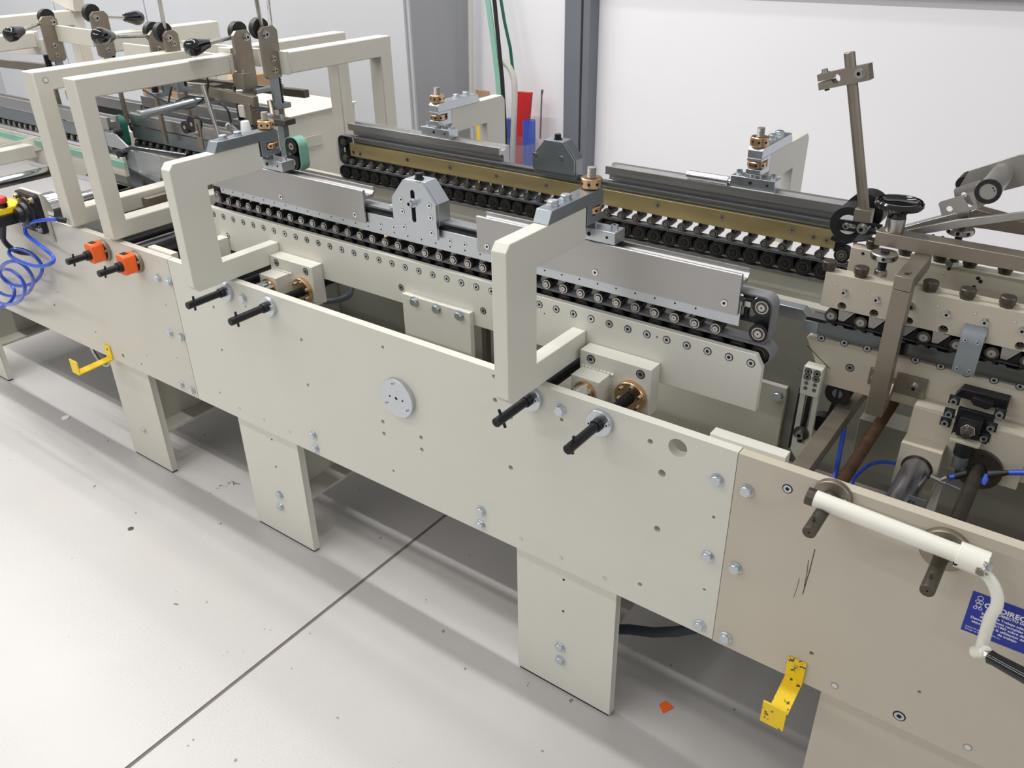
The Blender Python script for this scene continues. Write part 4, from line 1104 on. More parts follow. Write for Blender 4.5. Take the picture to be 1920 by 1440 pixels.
m.prism([(-.345, .76), (-.338, .76), (-.322, .842), (-.330, .842)], 'y', .31, .33)
pu = part('pulley', m, tb)
m = MB('zinc_dark'); m.cyl((-.326, .2995, .842), (-.326, .3001, .842), .0095, 20); m.use('black').box(-.328, -.3235, .2985, .2999, .831, .853); part('pulley_cap', m, tb)
# boxes and hoses low inside the frame
m = MB('inner_grey'); m.prism([(-.30, .60), (-.20, .60), (-.20, .735), (-.30, .735)], 'y', .42, .84)
solo('inner_box', m, 'beige channel box low inside the frame beside the rusty spindle', 'machine panel', bevel=.001)
m = MB('inner_grey'); m.box(-.19, .3, .42, .44, .46, .72)
solo('inner_cover', m, 'flat inner panel deep behind the grey threaded spindle', 'machine panel', bevel=.001)
m = MB('blue_hose'); m.tube([(-0.3115, 0.35, 0.7471), (-0.3061, 0.33, 0.7218), (-0.3017, 0.31, 0.6963), (-0.2952, 0.28, 0.6713), (-0.29, 0.26, 0.6597)], .005, 10, 4)
solo('air_hose', m, 'blue air hose dropping straight down beside the brown cross bar', 'hose')
m = MB('blue_hose'); m.tube([(-0.2456, 0.2, 0.7184), (-0.2517, 0.24, 0.7128), (-0.2419, 0.3, 0.7105), (-0.2186, 0.32, 0.7158), (-0.1897, 0.32, 0.7186), (-0.1791, 0.32, 0.7142)], .0035, 10, 6)
solo('air_hose', m, 'thin blue air hose arching behind the rusty spindle', 'hose')
ah = thing('air_hose', 'blue air hose with black sleeves crossing at the right edge', 'hose', (0, .25, .7))
m = MB('blue_hose'); m.tube([(0.0383, 0.22, 0.8491), (0.0062, 0.22, 0.8402), (-0.0165, 0.22, 0.831)], .005, 10, 4); part('tube', m, ah)
m = MB('blue_hose'); m.tube([(-0.0997, 0.22, 0.7859), (-0.0902, 0.22, 0.7932)], .0055, 10); part('tube', m, ah)
m = MB('blue_hose'); m.tube([(-0.0482, 0.21, 0.7998), (-0.0454, 0.22, 0.8149)], .005, 10); part('tube', m, ah)
m = MB('black'); m.cyl((-0.0165, 0.22, 0.831), (-0.0432, 0.22, 0.8158), .0035, 14, r1=.0085); part('sleeve', m, ah)
m = MB('black'); m.cyl((-0.0902, 0.22, 0.7932), (-0.0739, 0.22, 0.8066), .006, 14); part('sleeve', m, ah)
mf = thing('hose_fitting', 'nickel hose fitting lying next to the thick scratched rod', 'fitting', (-.1, .2, .7))
m = MB('steel'); m.cyl((-0.1264, 0.2, 0.7901), (-0.1014, 0.2, 0.7858), .0058, 14); m.cyl((-0.108, 0.2, 0.7887), (-0.0993, 0.2, 0.799), .005, 12); part('fitting', m, mf)
m = MB('zinc_dark'); m.cyl((-0.1014, 0.2, 0.7858), (-0.0771, 0.2, 0.7826), .003, 10); part('nipple', m, mf)
m = MB('beige_dim'); m.prism([(-.120, .60), (-.112, .60), (-.112, .72), (-.120, .72)], 'y', .08, .30)
solo('scale_rail', m, 'narrow beige rail beside the thick scratched guide rod', 'rail')
nt_ = thing('number_tag', 'small metal tag reading 22 by the thick scratched rod', 'tag', (-.14, .05, .74))
c_ = (-0.1222, 0.05, 0.8295)
m = MB('zinc_dark'); m.box(c_[0]-.012, c_[0]+.014, .048, .0495, c_[2]-.014, c_[2]+.010); part('tag', m, nt_)
text('22', c_[0]-.002, c_[2]-.009, .012, nt_, y=.0475, key='hole', rot=(PI/2, -PI/2, 0))

# ============================================================ hand crank resting on the stubs
ck = thing('hand_crank', 'white chipped hand crank with black grip hooked on the right-hand stubs', 'crank', (-.1, -.05, .83))
A_ = Vector((-0.2624, -0.05, 0.8442)); B_ = Vector((-0.0427, -0.05, 0.8348)); d_ = (B_-A_).normalized()
m = MB('white_paint'); m.cyl(tuple(A_), tuple(B_), .0138, 28); part('tube', m, ck, .0006)
m = MB('darksteel'); m.cyl(tuple(A_-d_*.0005), tuple(A_+d_*.012), .0141, 28, inner=.0095); part('bare_end', m, ck)
m = MB('hole'); m.cyl(tuple(A_-d_*.0008), tuple(A_-d_*.0004), .0096, 20); part('bore', m, ck)
m = MB('white_paint'); m.cyl(tuple(B_), tuple(B_+d_*.040), .0195, 30); hb = part('hub', m, ck, .001)
hw('cap_screw', tuple(B_+d_*.040), hb, axis=tuple(d_), s=.85)
hw('tiny_hole', tuple(B_+d_*.006+Vector((-.004, -.0188, -.004))), hb, name='hole', s=1.4)
hub = B_+d_*.022
E1 = Vector((0.0178, -0.055, 0.7977)); E2 = Vector((0.0213, -0.06, 0.7522)); E3 = Vector((0.0236, -0.06, 0.6947))
m = MB('white_paint'); m.tube([tuple(hub+Vector((0, 0, -.008))), (0.0027, -0.052, 0.8155), tuple(E1), (0.0238, -0.058, 0.7779), tuple(E2), tuple(E3)], .0085, 12, 5); part('bent_arm', m, ck)
m = MB('white_paint'); m.cyl((0.0177, -0.06, 0.6833), (0.0311, -0.072, 0.7021), .0095, 18); part('eye', m, ck, .0008)
G0 = Vector((0.0347, -0.075, 0.6983)); G1 = Vector((0.1085, -0.1, 0.7067)); g_ = (G1-G0).normalized()
m = MB('steel'); m.cyl(tuple(G0-g_*.012), tuple(G0+g_*.002), .0062, 6); part('grip_nut', m, ck)
m = MB('gloss_black'); m.lathe(tuple(G0), tuple(g_), [(.0085, 0), (.0105, .002), (.0105, .006), (.0098, .009), (.0125, .09), (.011, .1), (0, .101)], 20); part('grip', m, ck)

# ============================================================ yellow hooks, scrap, corrugated hose
yh = thing('wall_hook', 'chipped yellow hook bracket at the lower right, bolted to the older plate', 'hook', (-.235, -.03, .38))
m = MB('yellow_worn')
m.prism([(-.0005, .4545), (-.0045, .4545), (-.0045, .404), (-.10, .382), (-.10, .378), (-.0005, .400)], 'x', -.2515, -.2185); part('strap', m, yh, .0005)
m = MB('yellow_worn'); m.prism([(-.0985, .3775), (-.0985, .428), (-.1025, .428), (-.1025, .3775)], 'x', -.257, -.215); part('stop', m, yh, .0005)
hw('cap_screw', (-.2355, -.0045, .440), yh, s=.6)
yh2 = thing('wall_hook', 'yellow hook bracket at the left, under the orange dials', 'hook', (-2.5, -.06, .4))
m = MB('yellow')
m.prism([(-.0005, .452), (-.0045, .452), (-.0045, .406), (-.118, .402), (-.118, .398), (-.0005, .402)], 'x', -2.520, -2.487); part('strap', m, yh2, .0005)
m = MB('yellow'); m.prism([(-.116, .402), (-.116, .446), (-.120, .446), (-.120, .398)], 'x', -2.525, -2.482); part('stop', m, yh2, .0005)
hw('tiny_hole', (-2.503, -.0047, .438), yh2, name='hole', s=1.4)
p_ = [(-0.5435, 0.1193, 0.002), (-0.5351, 0.1386, 0.002), (-0.5122, 0.1321, 0.002), (-0.525, 0.1025, 0.002)]
m = MB('orange'); m.prism([(q[0], q[1]) for q in p_], 'z', .0005, .003)
solo('scrap', m, 'small orange scrap lying on the floor by the right leg', 'litter')
c_ = (-2.9976, 0.003, 0.001); m = MB('white_plastic'); m.cyl((c_[0], c_[1], .0003), (c_[0], c_[1], .003), .014, 24)
solo('disc', m, 'small white disc lying on the floor at the left', 'litter')
c_ = (-2.1869, -0.2338, 0.001); m = MB('darksteel'); m.cyl((c_[0], c_[1], .0002), (c_[0], c_[1], .0012), .009, 20)
solo('floor_stain', m, 'dark round spot of dried glue on the bright floor', 'stain')
m = MB('grey_hose')
pts_ = [Vector((-0.7187, 0.17, 0.1019)), Vector((-0.6608, 0.17, 0.1361)), Vector((-0.598, 0.17, 0.1628)), Vector((-0.5391, 0.17, 0.2013)), Vector((-0.4817, 0.18, 0.2419)), Vector((-0.3935, 0.19, 0.3091))]
full = []
for i in range(len(pts_)-1):
    for k in range(26): full.append(pts_[i].lerp(pts_[i+1], k/26))
o_ = []
m.tube([tuple(p) for p in full], .0105, 12)
for i in range(0, len(full)-1, 1):
    m.cyl(tuple(full[i]), tuple(full[i].lerp(full[i+1], .5)), .0122, 12)
solo('corrugated_hose', m, 'dark blue-grey corrugated hose sagging under the machine right of the leg', 'hose')

# ============================================================ left-hand (older) sections
def tube_frame(x0, x1, label, mirror=False, y_in=.475, zt=1.292):
    S = (lambda y: .965-y) if mirror else (lambda y: y)
    pr = [(0.0-.012, .856), (y_in, .856), (y_in, .905), (.036, .905), (.036, 1.240), (y_in, 1.240), (y_in, zt), (-.012, zt)]
    if mirror: pr = [(S(-.012), .80), (S(.040), .80), (S(.040), 1.245), (S(y_in), 1.245), (S(y_in), 1.305), (S(-.012), 1.305)]
    t = thing('tube_frame', label, 'machine frame', ((x0+x1)/2, S(.1), .856), 'beige tube frames of the left sections')
    m = MB('beige_old'); m.prism(pr, 'x', x0, x1); part('frame', m, t, .003)
    ye = S(y_in); y2 = S(y_in+.012)
    m = MB('beige_old'); m.box(x0-.001, x1+.001, min(ye, y2), max(ye, y2), (1.238 if not mirror else 1.243), (zt+.002 if not mirror else 1.307)); part('end_plate', m, t, .001)
    return t
tA = tube_frame(-2.318, -2.262, 'tall beige tube frame at the left, nearest the new section')
tB = tube_frame(-2.532, -2.474, 'tall beige tube frame at the left, second from the new section')
hw('tiny_hole_ring', (-2.4738, .02, 1.268), tB, axis=(1, 0, 0), name='plug', s=1.8)
tube_frame(-2.13, -2.075, 'tall beige tube frame at the back, nearest the new section', True, .420)
tube_frame(-2.34, -2.285, 'tall beige tube frame at the back, second from the new section', True, .455)
tube_frame(-3.46, -3.40, 'beige tube frame at the upper left whose arm leaves the picture', False)
tube_frame(-3.04, -2.98, 'beige tube frame at the back with its post left of the wall gap', True, .455)
tube_frame(-4.02, -3.95, 'thick beige tube frame far back at the upper left', True, .455)
# lattice cross members joining the frames
def bar(name, p, q, w, h, key, label, cat='bar'):
    p = Vector(p); q = Vector(q); d = (q-p).normalized(); s_ = d.cross(Vector((0, 0, 1))).normalized(); u = s_.cross(d)
    m = MB(key); o = len(m.v)
    for c in (p, q):
        for a, b in ((-1, -1), (1, -1), (1, 1), (-1, 1)): m.v.append(tuple(c+s_*(w/2*a)+u*(h/2*b)))
    for f in ((3, 2, 1, 0), (4, 5, 6, 7), (0, 1, 5, 4), (1, 2, 6, 5), (2, 3, 7, 6), (3, 0, 4, 7)): m.face([o+i for i in f])
    return solo(name, m, label, cat, bevel=.0012)
bar('tie_bar', (-2.8413, 0.49, 1.2626), (-2.3136, 0.49, 1.263), .012, .052, 'beige_old', 'beige tie bar running between the two nearest tube frames')
bar('tie_bar', (-2.6339, 0.575, 1.2732), (-2.2452, 0.575, 1.2743), .012, .052, 'beige_old', 'beige tie bar running behind the black lever grip')
bar('tie_bar', (-3.2823, 0.5, 1.2937), (-3.043, 0.5, 1.2898), .012, .055, 'beige_old', 'beige tie bar with four holes at the upper left')
bar('tie_bar', (-3.6475, 0.49, 1.2278), (-3.3788, 0.49, 1.2413), .012, .055, 'beige_old', 'short beige tie bar at the left edge behind the lever grip')
bar('tie_bar', (-3.9171, 0.95, 1.3251), (-4.2785, 0.95, 1.4001), .05, .05, 'beige_old', 'beige back beam leaving the top of the picture at the left')
# lever units
def lever(X, y, z0, z1, face, handle, label, grip=True, cam=True, hx=.0, wdt=.062, rack=True, post=None):
    t = thing('lever_unit', label, 'lever', (X, y, z0), 'lever units on the tube frames')
    m = MB('brownsteel'); c = .012
    m.prism([(y-wdt/2+c, z1), (y+wdt/2-c, z1), (y+wdt/2, z1-c), (y+wdt/2, z0+c*.7), (y+wdt/2-c*.7, z0), (y-wdt/2+c*.7, z0), (y-wdt/2, z0+c*.7), (y-wdt/2, z1-c)], 'x', X-.006, X+.006)
    pl = part('cheek_plate', m, t, .0006)
    sy = 1 if face > 0 else -1
    hw('cap_screw_washer', (X+.006, y+sy*wdt*.22, z1-.020), pl, axis=(1, 0, 0), s=1.15)
    hw('cap_screw_washer', (X+.006, y-sy*wdt*.05, z0+.055), pl, axis=(1, 0, 0), s=.9)
    hw('cap_screw_washer', (X+.006, y-sy*wdt*.05, z0+.022), pl, axis=(1, 0, 0), s=.9)
    if cam:
        m = MB('black'); pc = (X-.022, y+sy*wdt*.15, z1-.006)
        m.prism([(pc[1]+.029*math.cos(a), pc[2]+.029*math.sin(a)) for a in [PI*.15+PI*1.7*k/20 for k in range(21)]], 'x', X-.034, X-.012)
        part('cam', m, t, .0008)
    m = MB('steel'); h0 = Vector((X-.022, y, z1-.018)); h1 = Vector(handle); m.cyl(tuple(h0), tuple(h1), .0062, 14); part('lever_rod', m, t)
    if grip:
        d = (h1-h0).normalized()
        m = MB('gloss_black'); m.lathe(tuple(h1-d*.012), tuple(d), [(.0105, 0), (.014, .003), (.0235, .045), (.0250, .060), (.021, .073), (.012, .079), (0, .080)], 24); part('grip', m, t)
    if rack:
        m = MB('oxide'); pr = [(.012, z0-.075)]; z = z0-.075
        while z < z0+.02: pr += [(.013, z), (.0095, z+.003), (.013, z+.006)]; z += .0066
        m.lathe((X-.022, y-sy*.028, 0), (0, 0, 1), pr, 14); part('threaded_rod', m, t)
        m = MB('brownsteel'); m.cyl((X-.022, y-sy*.028, z0-.24), (X-.022, y-sy*.028, z0-.07), .0085, 14); part('stem', m, t)
        m = MB('zinc_dark'); m.box(X-.05, X+.005, y-sy*.028-.018, y-sy*.028+.018, z0-.09, z0-.075); m.box(X-.008, X+.004, y-.012, y+.014, z0-.09, z0+.01); part('guide_block', m, t, .001)
    return t
lever(-2.247, .517, 1.178, 1.358, 1, (-2.2612, 0.4, 1.3311), 'lever unit with glossy black grip on the nearest left tube frame')
lever(-2.11, .508, 1.235, 1.377, -1, (-2.0423, 0.43, 1.5323), 'lever unit with two raised rods, nearest the new section', grip=False)
u2r = thing('rod', 'thin upright steel rod rising out of the picture beside the raised lever', 'rod', (-2.1, .49, 1.34))
m = MB('steel'); m.cyl((-2.0675, 0.49, 1.3826), (-2.0965, 0.52, 1.5268), .0045, 12); part('rod', m, u2r)
lever(-3.285, .478, 1.20, 1.352, 1, (-3.2608, 0.36, 1.3162), 'lever unit with glossy black grip at the upper left')
lever(-2.955, .486, 1.238, 1.382, -1, (-3.0074, 0.62, 1.3477), 'lever unit whose grip points right, at the upper left centre')
lever(-2.60, .46, 1.235, 1.345, 1, (-2.5164, 0.26, 1.3526), 'lever unit with black grip hanging left, between the tube frames', rack=True, wdt=.05)
lever(-2.49, .44, 1.26, 1.352, -1, (-2.4741, 0.42, 1.5109), 'lever unit with its rod raised out of the picture, between the tube frames', grip=False, wdt=.05)
lever(-3.75, .46, 1.26, 1.36, 1, (-3.3344, 0.3, 1.4085), 'lever unit far left with a round black cam', wdt=.05)
# hook-up bars and fittings under the near frame arm
def cblock(p, sx, sy, sz, key, label, name='clamp_block', cat='clamp', screws=()):
    t = thing(name, label, cat, p)
    m = MB(key); m.box(p[0]-sx/2, p[0]+sx/2, p[1]-sy/2, p[1]+sy/2, p[2]-sz/2, p[2]+sz/2); part('block', m, t, .001)
    for ax, off in screws: hw('cap_screw', (p[0]+off[0]*sx/2, p[1]+off[1]*sy/2, p[2]+off[2]*sz/2), t, axis=ax, s=.9)
    return t
cblock((-2.2443, 0.5, 1.1992), .05, .04, .085, 'brownsteel', 'upright brown clamp block with a side knob under the lever plate', screws=(((0, 0, 1), (0, 0, 1)), ((-1, 0, 0), (-1, -.5, .7))))
m = MB('zinc_dark'); m.cyl((-2.2498, 0.47, 1.1877), (-2.2322, 0.49, 1.1878), .0095, 16)
solo('side_knob', m, 'small turned steel knob on the brown clamp block', 'knob')
m = MB('zinc_dark'); m.cyl((-2.1991, 0.5, 1.1894), (-2.2192, 0.62, 1.1869), .0085, 16)
solo('cross_rod', m, 'short grey rod joining clamp block and raised lever unit', 'rod')
bar('long_bar', (-2.364, 0.46, 1.1801), (-2.1491, 0.46, 1.1712), .02, .03, 'brownsteel', 'brown square bar with a screw passing under the clamp block')
hwp = (-2.2674, 0.448, 1.1692)
bar('long_bar', (-2.8423, 0.7, 1.1398), (-2.1997, 0.7, 1.1522), .022, .024, 'darksteel', 'dark square bar ending in the open beside the back tube frames')
bar('long_bar', (-3.3164, 0.62, 1.1147), (-2.4775, 0.55, 1.1625), .02, .032, 'brownsteel', 'brown bar crossing behind the loop of black cable')
bar('long_bar', (-3.8017, 0.5, 1.1522), (-3.2871, 0.5, 1.1644), .02, .03, 'brownsteel', 'brown bar running into the left edge behind the tube frames')
cblock((-2.367, 0.48, 1.18), .05, .035, .04, 'darksteel', 'dark clamp block on the brown bar under the tube frame arm')
cblock((-2.1806, 0.46, 1.1354), .035, .03, .06, 'brownsteel', 'brown hanging bracket below the square bar', screws=(((1, 0, 0), (1, 0, .3)),))
cblock((-2.2015, 0.45, 1.1412), .025, .02, .035, 'beige_old', 'small beige sensor bracket beside the brown hanging bracket')
m = MB('steel'); m.cyl((-2.3407, 0.42, 1.2071), (-2.3049, 0.42, 1.0484), .0075, 16)
solo('support_rod', m, 'slanting steel rod dropping from the tube frame arm to the clamp', 'rod')
m = MB('zinc_dark'); m.cyl((-2.5146, 0.3, 1.1208), (-2.4129, 0.5, 1.1532), .0125, 20, inner=.009)
solo('pipe', m, 'hollow grey pipe pointing at the viewer between the tube frames', 'pipe')
m = MB('cable'); m.tube([(-2.6386, 0.4, 1.1704), (-2.5848, 0.42, 1.1442), (-2.522, 0.44, 1.119), (-2.4572, 0.45, 1.1274), (-2.385, 0.45, 1.1637), (-2.3572, 0.45, 1.2012), (-2.3552, 0.45, 1.2249)], .0032, 8, 6)
solo('cable', m, 'black cable drooping in a big loop under the tube frame arm', 'cable')
m = MB('cable'); m.tube([(-2.5822, 0.44, 1.1128), (-2.5593, 0.44, 1.1518), (-2.537, 0.44, 1.1818)], .0028, 8, 5); m.tube([(-2.5506, 0.44, 1.1278), (-2.4664, 0.44, 1.1575), (-2.3911, 0.45, 1.1616)], .0028, 8, 5)
solo('cable', m, 'thin black cable branching from the big loop', 'cable')
m = MB('cable'); m.tube([(-2.3159, 0.45, 1.1546), (-2.2818, 0.45, 1.1374), (-2.2751, 0.45, 1.1063), (-2.2672, 0.44, 1.0881)], .0034, 8, 6)
solo('cable', m, 'black sensor cable running down to the silver sensor', 'cable')
sn = thing('sensor', 'silver barrel sensor above the left clamp arm', 'sensor', (-2.2217, 0.42, 1.0844))
m = MB('steel'); m.cyl((-2.2699, 0.44, 1.0878), (-2.1714, 0.4, 1.0816), .011, 18); part('barrel', m, sn)
m = MB('white_plastic'); m.cyl((-2.2841, 0.445, 1.0884), (-2.2584, 0.435, 1.0868), .009, 16); part('cap', m, sn)
cw = thing('oil_cup', 'translucent white conical cup standing behind the left clamp arm', 'cup', (-2.1364, 0.4, 1.0921))
p_ = (-2.1376, 0.4, 1.0873); m = MB('white_plastic'); m.lathe(p_, (0, 0, 1), [(.017, -.003), (.0175, 0), (.0125, .038), (.0118, .040), (0, .040)], 26); part('cup', m, cw)
# slotted strap and small rollers near the pipe
ro = thing('roller_pair', 'pair of black guide rollers between pipe and slotted strap', 'roller', (-2.4057, 0.38, 1.0847))
for c_, r_ in (((-2.4184, 0.38, 1.08), .019), ((-2.3702, 0.375, 1.0962), .024)):
    m = MB('black'); m.cyl((c_[0], c_[1], c_[2]), (c_[0], c_[1]+.022, c_[2]), r_, 26); m.use('steel').cyl((c_[0], c_[1]-.001, c_[2]), (c_[0], c_[1], c_[2]), .006, 14); part('roller', m, ro)
st = thing('slotted_strap', 'upright slotted steel strap beside the black guide rollers', 'bracket', (-2.2954, 0.34, 1.0445))
a_ = (-2.297, 0.35, 1.1232); b_ = (-2.3011, 0.35, 1.0369)
m = MB('brownsteel'); m.prism([(a_[0]-.011, a_[2]), (a_[0]+.013, a_[2]), (b_[0]+.014, b_[2]), (b_[0]-.010, b_[2])], 'y', .345, .350, [[(a_[0]-.003, a_[2]-.012), (a_[0]+.005, a_[2]-.012), (a_[0]+.007, a_[2]-.05), (a_[0]-.001, a_[2]-.05)]]); part('strap', m, st)
hw('cap_screw_washer', (-2.3038, 0.345, 1.0808), st, s=1.0)
# conveyor rails and belts of the left sections
def simple_conveyor(x0, x1, y, z, label, key='beige_old', belt='rubber', rail=True, n=None):
    t = thing('belt_conveyor', label, 'conveyor', ((x0+x1)/2, y, z-.12))
    m = MB(belt); m.box(x0, x1, y+.006, y+.036, z-.004, z+.004); part('belt', m, t)
    m = MB(key); m.box(x0, x1, y-.002, y+.012, z-.125, z-.018); part('beam', m, t, .001)
    m = MB('zinc_dark'); m.box(x0+.02, x1-.02, y-.002, y+.003, z+.026, z+.07); part('face_plate', m, t, .0006)
    if rail:
        m = MB('aluminium'); m.prism([(y-.006, z+.075), (y+.036, z+.075), (y+.036, z+.112), (y+.028, z+.112), (y+.024, z+.096), (y+.008, z+.096), (y+.004, z+.112), (y-.006, z+.112)], 'x', x0+.03, x1-.03); part('rail', m, t)
    k = 0; x = x0+.03
    while x < x1-.02:
        hw('roller', (x, y, z+.012), t, name='roller', s=1.0); x += .0419; k += 1
    for x in (x0+.02, x1-.02):
        hw('dark_roller', (x, y, z-.018), t, name='end_pulley', s=.9); hw('big_roller', (x, y, z+.062), t, name='end_pulley', s=.9)
    return t
simple_conveyor(-2.885, -2.09, .462, .951, 'left-section conveyor seen below the pipe and rollers')
simple_conveyor(-3.02, -2.35, .60, .975, 'left-section conveyor under the aluminium rails, further back')
cv = simple_conveyor(-3.85, -2.80, .365, .955, 'left-section conveyor with green belt edge, behind the tube frames')
m = MB('green_belt'); m.box(-3.85, -2.78, .355, .36, .905, .925); part('green_edge', m, cv)
for x0_, x1_, y_, z_, lab in ((-3.62, -3.063, .66, 1.005, 'aluminium rail ending left of the hollow pipe'), (-3.03, -2.71, .575, .996, 'aluminium rail passing behind the hollow pipe'), (-2.98, -2.45, .76, 1.04, 'aluminium rail furthest back behind the hollow pipe')):
    m = MB('aluminium'); m.prism([(y_-.02, z_), (y_+.02, z_), (y_+.02, z_+.036), (y_+.012, z_+.036), (y_+.008, z_+.022), (y_-.008, z_+.022), (y_-.012, z_+.036), (y_-.02, z_+.036)], 'x', x0_, x1_)
    m.use('black').box(x0_, x1_-.01, y_-.015, y_+.015, z_-.032, z_-.0002)
    solo('aluminium_rail', m, lab, 'rail')
# dark green belt loop
gb = thing('belt_loop', 'dark green belt loop with black pulleys seen through the nearest tube frame', 'belt', (-2.8725, 0.42, 1.0087))
c_ = (-2.8838, 0.42, 1.0055)
m = MB('green_dark'); m.ribbon(stadium(c_[0]-.03, c_[0]+.03, c_[2]-.06, c_[2]+.05, .028), .405, .44, .003); part('belt', m, gb)
m = MB('black'); m.cyl((c_[0], .403, c_[2]+.022), (c_[0], .438, c_[2]+.022), .0265, 28); m.use('steel').cyl((c_[0], .4022, c_[2]+.022), (c_[0], .403, c_[2]+.022), .009, 16); part('pulley', m, gb)
gl = thing('belt_loop', 'pale green belt loop with black pulleys left of the far conveyor', 'belt', (-2.0113, 0.48, 1.0371))
c_ = (-1.9963, 0.46, 1.0449)
m = MB('green_belt'); m.ribbon(stadium(c_[0]-.030, c_[0]+.030, c_[2]-.052, c_[2]+.042, .024), .445, .478, .003); part('belt', m, gl)
for dz in (.018, -.028):
    m = MB('black'); m.cyl((c_[0], .443, c_[2]+dz), (c_[0], .474, c_[2]+dz), .0225, 26); m.use('steel').cyl((c_[0], .4422, c_[2]+dz), (c_[0], .443, c_[2]+dz), .010, 18); m.use('oxide').cyl((c_[0], .4416, c_[2]+dz), (c_[0], .4424, c_[2]+dz), .004, 12); part('pulley', m, gl)
hg = thing('hanger', 'narrow grey hanger with clamp bar and bolts beside the pale green belt loop', 'bracket', (-2.0369, 0.44, 1.0342))
m = MB('zinc_dark'); a_ = (-2.0374, 0.45, 1.116); b_ = (-2.0285, 0.45, 1.0174)
m.box(a_[0]-.018, a_[0]+.008, .45, .47, b_[2]-.005, a_[2]); m.box(a_[0]+.016, a_[0]+.028, .45, .47, b_[2]-.005, a_[2]-.03); m.box(a_[0]-.018, a_[0]+.028, .45, .472, b_[2]-.018, b_[2]-.005); part('strap', m, hg, .001)
m = MB('darksteel'); a_ = (-2.1156, 0.44, 1.1289); b_ = (-1.9992, 0.44, 1.1298); m.box(a_[0], b_[0], .435, .475, b_[2]-.008, b_[2]+.008); cb_ = part('clamp_bar', m, hg, .001)
hw('cap_screw', (b_[0]-.03, .455, b_[2]+.008), cb_, axis=(0, 0, 1), s=1.3); hw('hex_bolt', (a_[0]+.035, .445, b_[2]+.008), cb_, axis=(0, 0, 1), s=1.0)
m = MB('brownsteel'); m.cyl((-2.1353, 0.5, 1.1676), (-2.094, 0.47, 1.1182), .0085, 14); part('post', m, hg)
# clear film / perspex covers between the frames
m = MB('clear_film'); p_ = [(-2.9659, 0.4242, 0.965), (-2.6037, 0.3879, 0.965), (-2.521, 0.3165, 0.9), (-2.9413, 0.4063, 0.9)]
m.v = [tuple(q) for q in p_]+[(q[0], q[1], q[2]+.002) for q in p_]
for f in ((0, 1, 2, 3), (7, 6, 5, 4), (0, 4, 5, 1), (1, 5, 6, 2), (2, 6, 7, 3), (3, 7, 4, 0)): m.face(list(f))
solo('cover_sheet', m, 'shiny clear plastic cover seen through the nearest tube frame', 'cover')
m = MB('dark_polished'); m.cyl((-2.7046, 0.33, 0.9935), (-2.3853, 0.35, 1.0027), .0075, 14)
solo('edge_rod', m, 'chrome rod along the clear plastic cover', 'rod')
pbk = thing('corner_plate', 'bent zinc corner plate holding the chrome rod', 'bracket', (-2.7728, 0.32, 1.0096))
p_ = [(-2.7916, 0.32, 1.0319), (-2.7277, 0.32, 1.0326), (-2.6678, 0.32, 0.9985), (-2.7104, 0.32, 0.986), (-2.7931, 0.32, 0.9858)]
m = MB('zinc'); m.prism([(q[0], q[2]) for q in p_], 'y', .32, .324); part('plate', m, pbk)
# rods and spindles of the left section
rod(-2.30, .80, .022, .84, .017, 'worn_chrome', 'guide_rod', 'dull guide rod below the nearest left tube frame', 'rod')
rod(-2.78, .84, .022, .84, .024, 'polished', 'guide_rod', 'thick shiny guide rod seen through the nearest left tube frame', 'rod')
rod(-3.36, .806, .022, .84, .020, 'polished', 'guide_rod', 'shiny chrome guide rod at the left edge', 'rod')
def dial(x, z, label):
    t = spindle(x, z, .022, .84, .0112, 'oxide', label, -.118, flange='brownsteel', fr=.032, pin=True)
    m = MB('orange')
    m.prism([(x-.020, z-.018), (x-.014, z-.026), (x+.012, z-.026), (x+.020, z-.018), (x+.020, z+.026), (x+.012, z+.033), (x-.012, z+.033), (x-.020, z+.026)], 'y', -.050, -.012)
    b = part('counter_housing', m, t, .0025, label='orange position counter')
    m = MB('oxide'); m.box(x-.011, x+.011, -.042, -.026, z+.0328, z+.0334); part('counter_window', m, b)
    m = MB('black'); m.cyl((x, -.012, z), (x, -.0085, z), .027, 26); part('gasket', m, t)
    m = MB('oxide'); m.cyl((x, -.062, z), (x, -.050, z), .0145, 22); part('collar', m, t)
    return t
dial(-2.352, .806, 'threaded spindle with orange counter dial, left of the pair')
dial(-2.190, .806, 'threaded spindle with orange counter dial, right of the pair')
# emergency stop box
es = thing('emergency_stop', 'yellow and black box with red mushroom button at the left edge', 'switch', (-2.83, -.08, .82))
m = MB('black'); m.box(-2.93, -2.735, -.13, -.02, .832, .866); part('base', m, es, .003)
m = MB('yellow'); m.box(-2.93, -2.735, -.13, -.02, .8662, .888); part('cover', m, es, .004)
c_ = (-2.7525, -0.0819, 0.888)
m = MB('gloss_black'); m.cyl((c_[0], c_[1], .888), (c_[0], c_[1], .898), .019, 26); part('collar', m, es)
m = MB('red_button'); m.lathe((c_[0], c_[1], .898), (0, 0, 1), [(.015, 0), (.021, .006), (.022, .014), (.019, .020), (.012, .0225), (0, .023)], 30); part('button', m, es)
m = MB('cable'); m.tube([(-2.781, -0.09, 0.817), (-2.8204, -0.08, 0.7715), (-2.8433, -0.06, 0.7341), (-2.8627, -0.03, 0.7044), (-2.8414, -0.008, 0.6965)], .0085, 12, 6); part('cable', m, es)
m = MB('cable'); m.cyl((-2.7611, -0.09, 0.8481), (-2.8102, -0.085, 0.782), .0135, 14, r1=.011); part('cable_gland', m, es)
